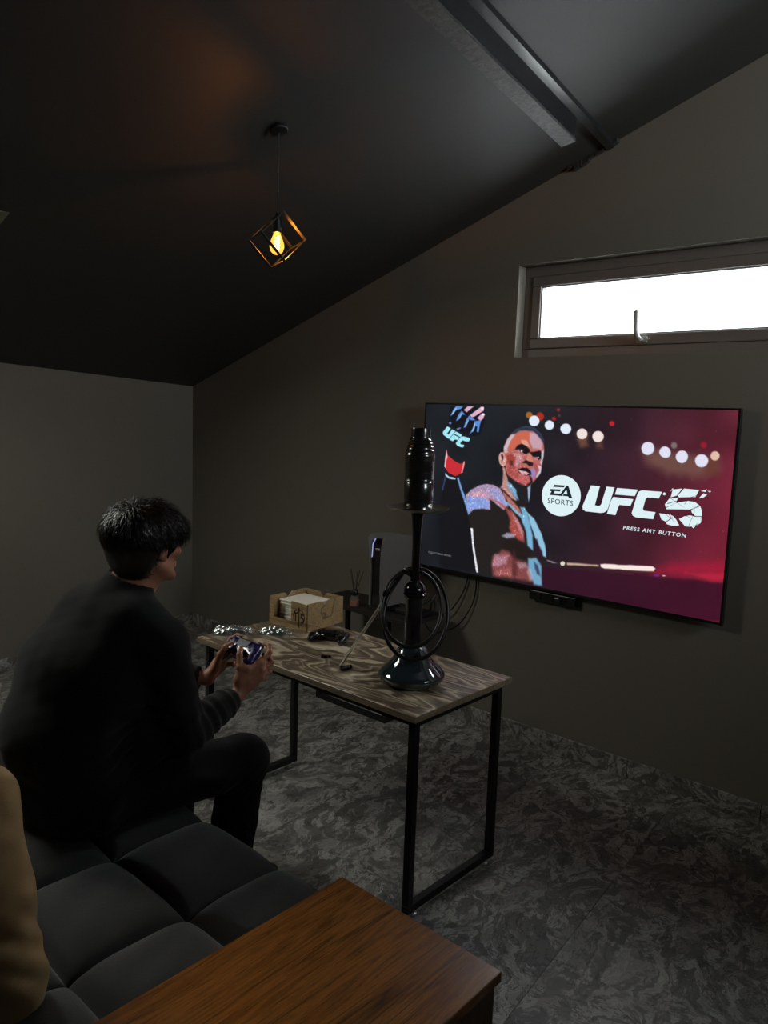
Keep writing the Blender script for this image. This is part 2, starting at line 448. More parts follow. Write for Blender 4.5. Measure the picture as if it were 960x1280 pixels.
# strip window over the screen
w1 = thing('window_1', 'narrow high strip window with brown frame, glowing white', None, (WX0, 3.5, WZ0), kind='structure')
bm = BM(); W_ = WX1-WX0; H_ = WZ1-WZ0
def ringbox(bm, x0, x1, z0, z1, t, y0, y1, tt=None):
    tt = tt or t
    box(bm, x0, x1, y0, y1, z0, z0+t); box(bm, x0, x1, y0, y1, z1-tt, z1); box(bm, x0, x0+t, y0, y1, z0+t, z1-tt); box(bm, x1-t, x1, y0, y1, z0+t, z1-tt)
ringbox(bm, 0.001, W_-0.001, 0.001, H_-0.001, 0.045, -0.005, 0.05, 0.05); obj('window_frame', bm, FRAME, w1, bevel=0.003)
bm = BM(); ringbox(bm, 0.047, W_-0.047, 0.047, H_-0.052, 0.050, -0.012, 0.04); obj('sash', bm, FRAME, w1, bevel=0.005)
bm = BM(); ringbox(bm, 0.096, W_-0.096, 0.096, H_-0.101, 0.008, -0.004, 0.03); obj('glazing_bead', bm, mat('grey_bead', srgb(120, 122, 120), 0.4), w1, bevel=0.001)
THIN = mat('window_glass', (1, 1, 1, 1), 0.02, 0.0, Transmission_Weight=1.0, IOR=1.03)
bm = BM(); box(bm, 0.10, W_-0.10, 0.012, 0.018, 0.10, H_-0.105); obj('glass', bm, THIN, w1)
hd = mat('grey_handle', srgb(150, 150, 146), 0.4, 0.2)
bm = BM(); box(bm, 0.625, 0.675, -0.024, -0.012, 0.056, 0.084); tube(bm, [(0.650, -0.02, 0.070), (0.650, -0.045, 0.071), (0.642, -0.053, 0.082), (0.634, -0.054, 0.105), (0.631, -0.054, 0.198)], [0.009, 0.010, 0.012, 0.0125, 0.0115], 10)
tube(bm, [(0.645, -0.02, 0.07), (0.66, -0.03, 0.062), (0.69, -0.028, 0.072)], 0.004, 8)
obj('handle', bm, hd, w1, smooth=True, sharp=40)

# stone baseboards
bm = BM(); x = -5.05
while x < XR:
    x2 = min(x+0.6, XR); box(bm, x+0.001, x2-0.001, YW-0.012, YW, 0.0, 0.092); x = x2
bb = struct(obj('baseboard_back', bm, MARBLE, bevel=0.0015, seg=1), 'stone skirting under the screen wall')
bm = BM(); a = Vector((LW(YW), YW)); b_ = Vector((LW(YB), YB)); n_ = int((b_-a).length/0.6)
for i in range(n_):
    p = a+(b_-a)*(i/n_)+(b_-a).normalized()*0.001; q = a+(b_-a)*((i+1)/n_)
    prism(bm, [tuple(p), tuple(q), tuple(q-nrm*0.012), tuple(p-nrm*0.012)], 'Z', 0, 0.092)
struct(obj('baseboard_left', bm, MARBLE))

# steel beam under the ceiling
u = Vector((0.133, -1, 0.0440)); bx0 = Vector((-1.768, YW, ceil_z(-1.768)))
bm = BM()
BEAM = mat('black_gloss_beam', (0.014, 0.015, 0.016, 1), 0.3, 0.0); v = coords(BEAM); nn = noise(BEAM, v, 22, 6, 0.7, 1.0); bump(BEAM, nn.outputs[0], 0.2, 0.003)
def sweep(bm, prof, y0, y1):
    r0 = []; r1 = []
    for (dx, dz) in prof:
        for lst, t in ((r0, y0), (r1, y1)):
            p = bx0+u*t+Vector((dx, 0, 0)); lst.append(bm.verts.new((p.x, p.y, ceil_z(p.x)-dz)))
    bm.faces.new(r0); bm.faces.new(r1[::-1]); n = len(prof)
    for i in range(n): bm.faces.new((r0[i], r0[(i+1) % n], r1[(i+1) % n], r1[i]))
beam = thing('ceiling_beam', 'black steel channel beam running down the ceiling to the wall', 'beam', bx0)
sweep(bm, [(-0.015, -0.01), (-0.015, 0.115), (0.0, 0.115), (0.0, -0.01)], 0.40, 5.6)
bm.verts.ensure_lookup_table()
for v_ in bm.verts: v_.co -= bx0
obj('web_plate', bm, BEAM, beam)
bm = BM(); sweep(bm, [(-0.062, 0.098), (-0.062, 0.108), (0.004, 0.120), (0.004, 0.109)], 0.40, 5.6)
for v_ in bm.verts: v_.co -= bx0
LIT_FLANGE = mat('mottled_lit_flange', (0.05, 0.05, 0.048, 1), 0.55); v = coords(LIT_FLANGE); nn = noise(LIT_FLANGE, v, 45, 6, 0.75, 0.5); base(LIT_FLANGE, ramp(LIT_FLANGE, nn.outputs[0], [(0.35, (0.02, 0.02, 0.019, 1)), (0.7, (0.085, 0.085, 0.08, 1))])); bump(LIT_FLANGE, nn.outputs[0], 0.6, 0.004)  # mottled paler grey: window light and gloss on the underside put into the colour
obj('flange', bm, LIT_FLANGE, beam)
bm = BM(); sweep(bm, [(0.0, -0.01), (0.0, 0.022), (0.032, 0.022), (0.032, -0.01)], 0.0, 5.6)
for v_ in bm.verts: v_.co -= bx0
obj('edge_strip', bm, BEAM, beam)
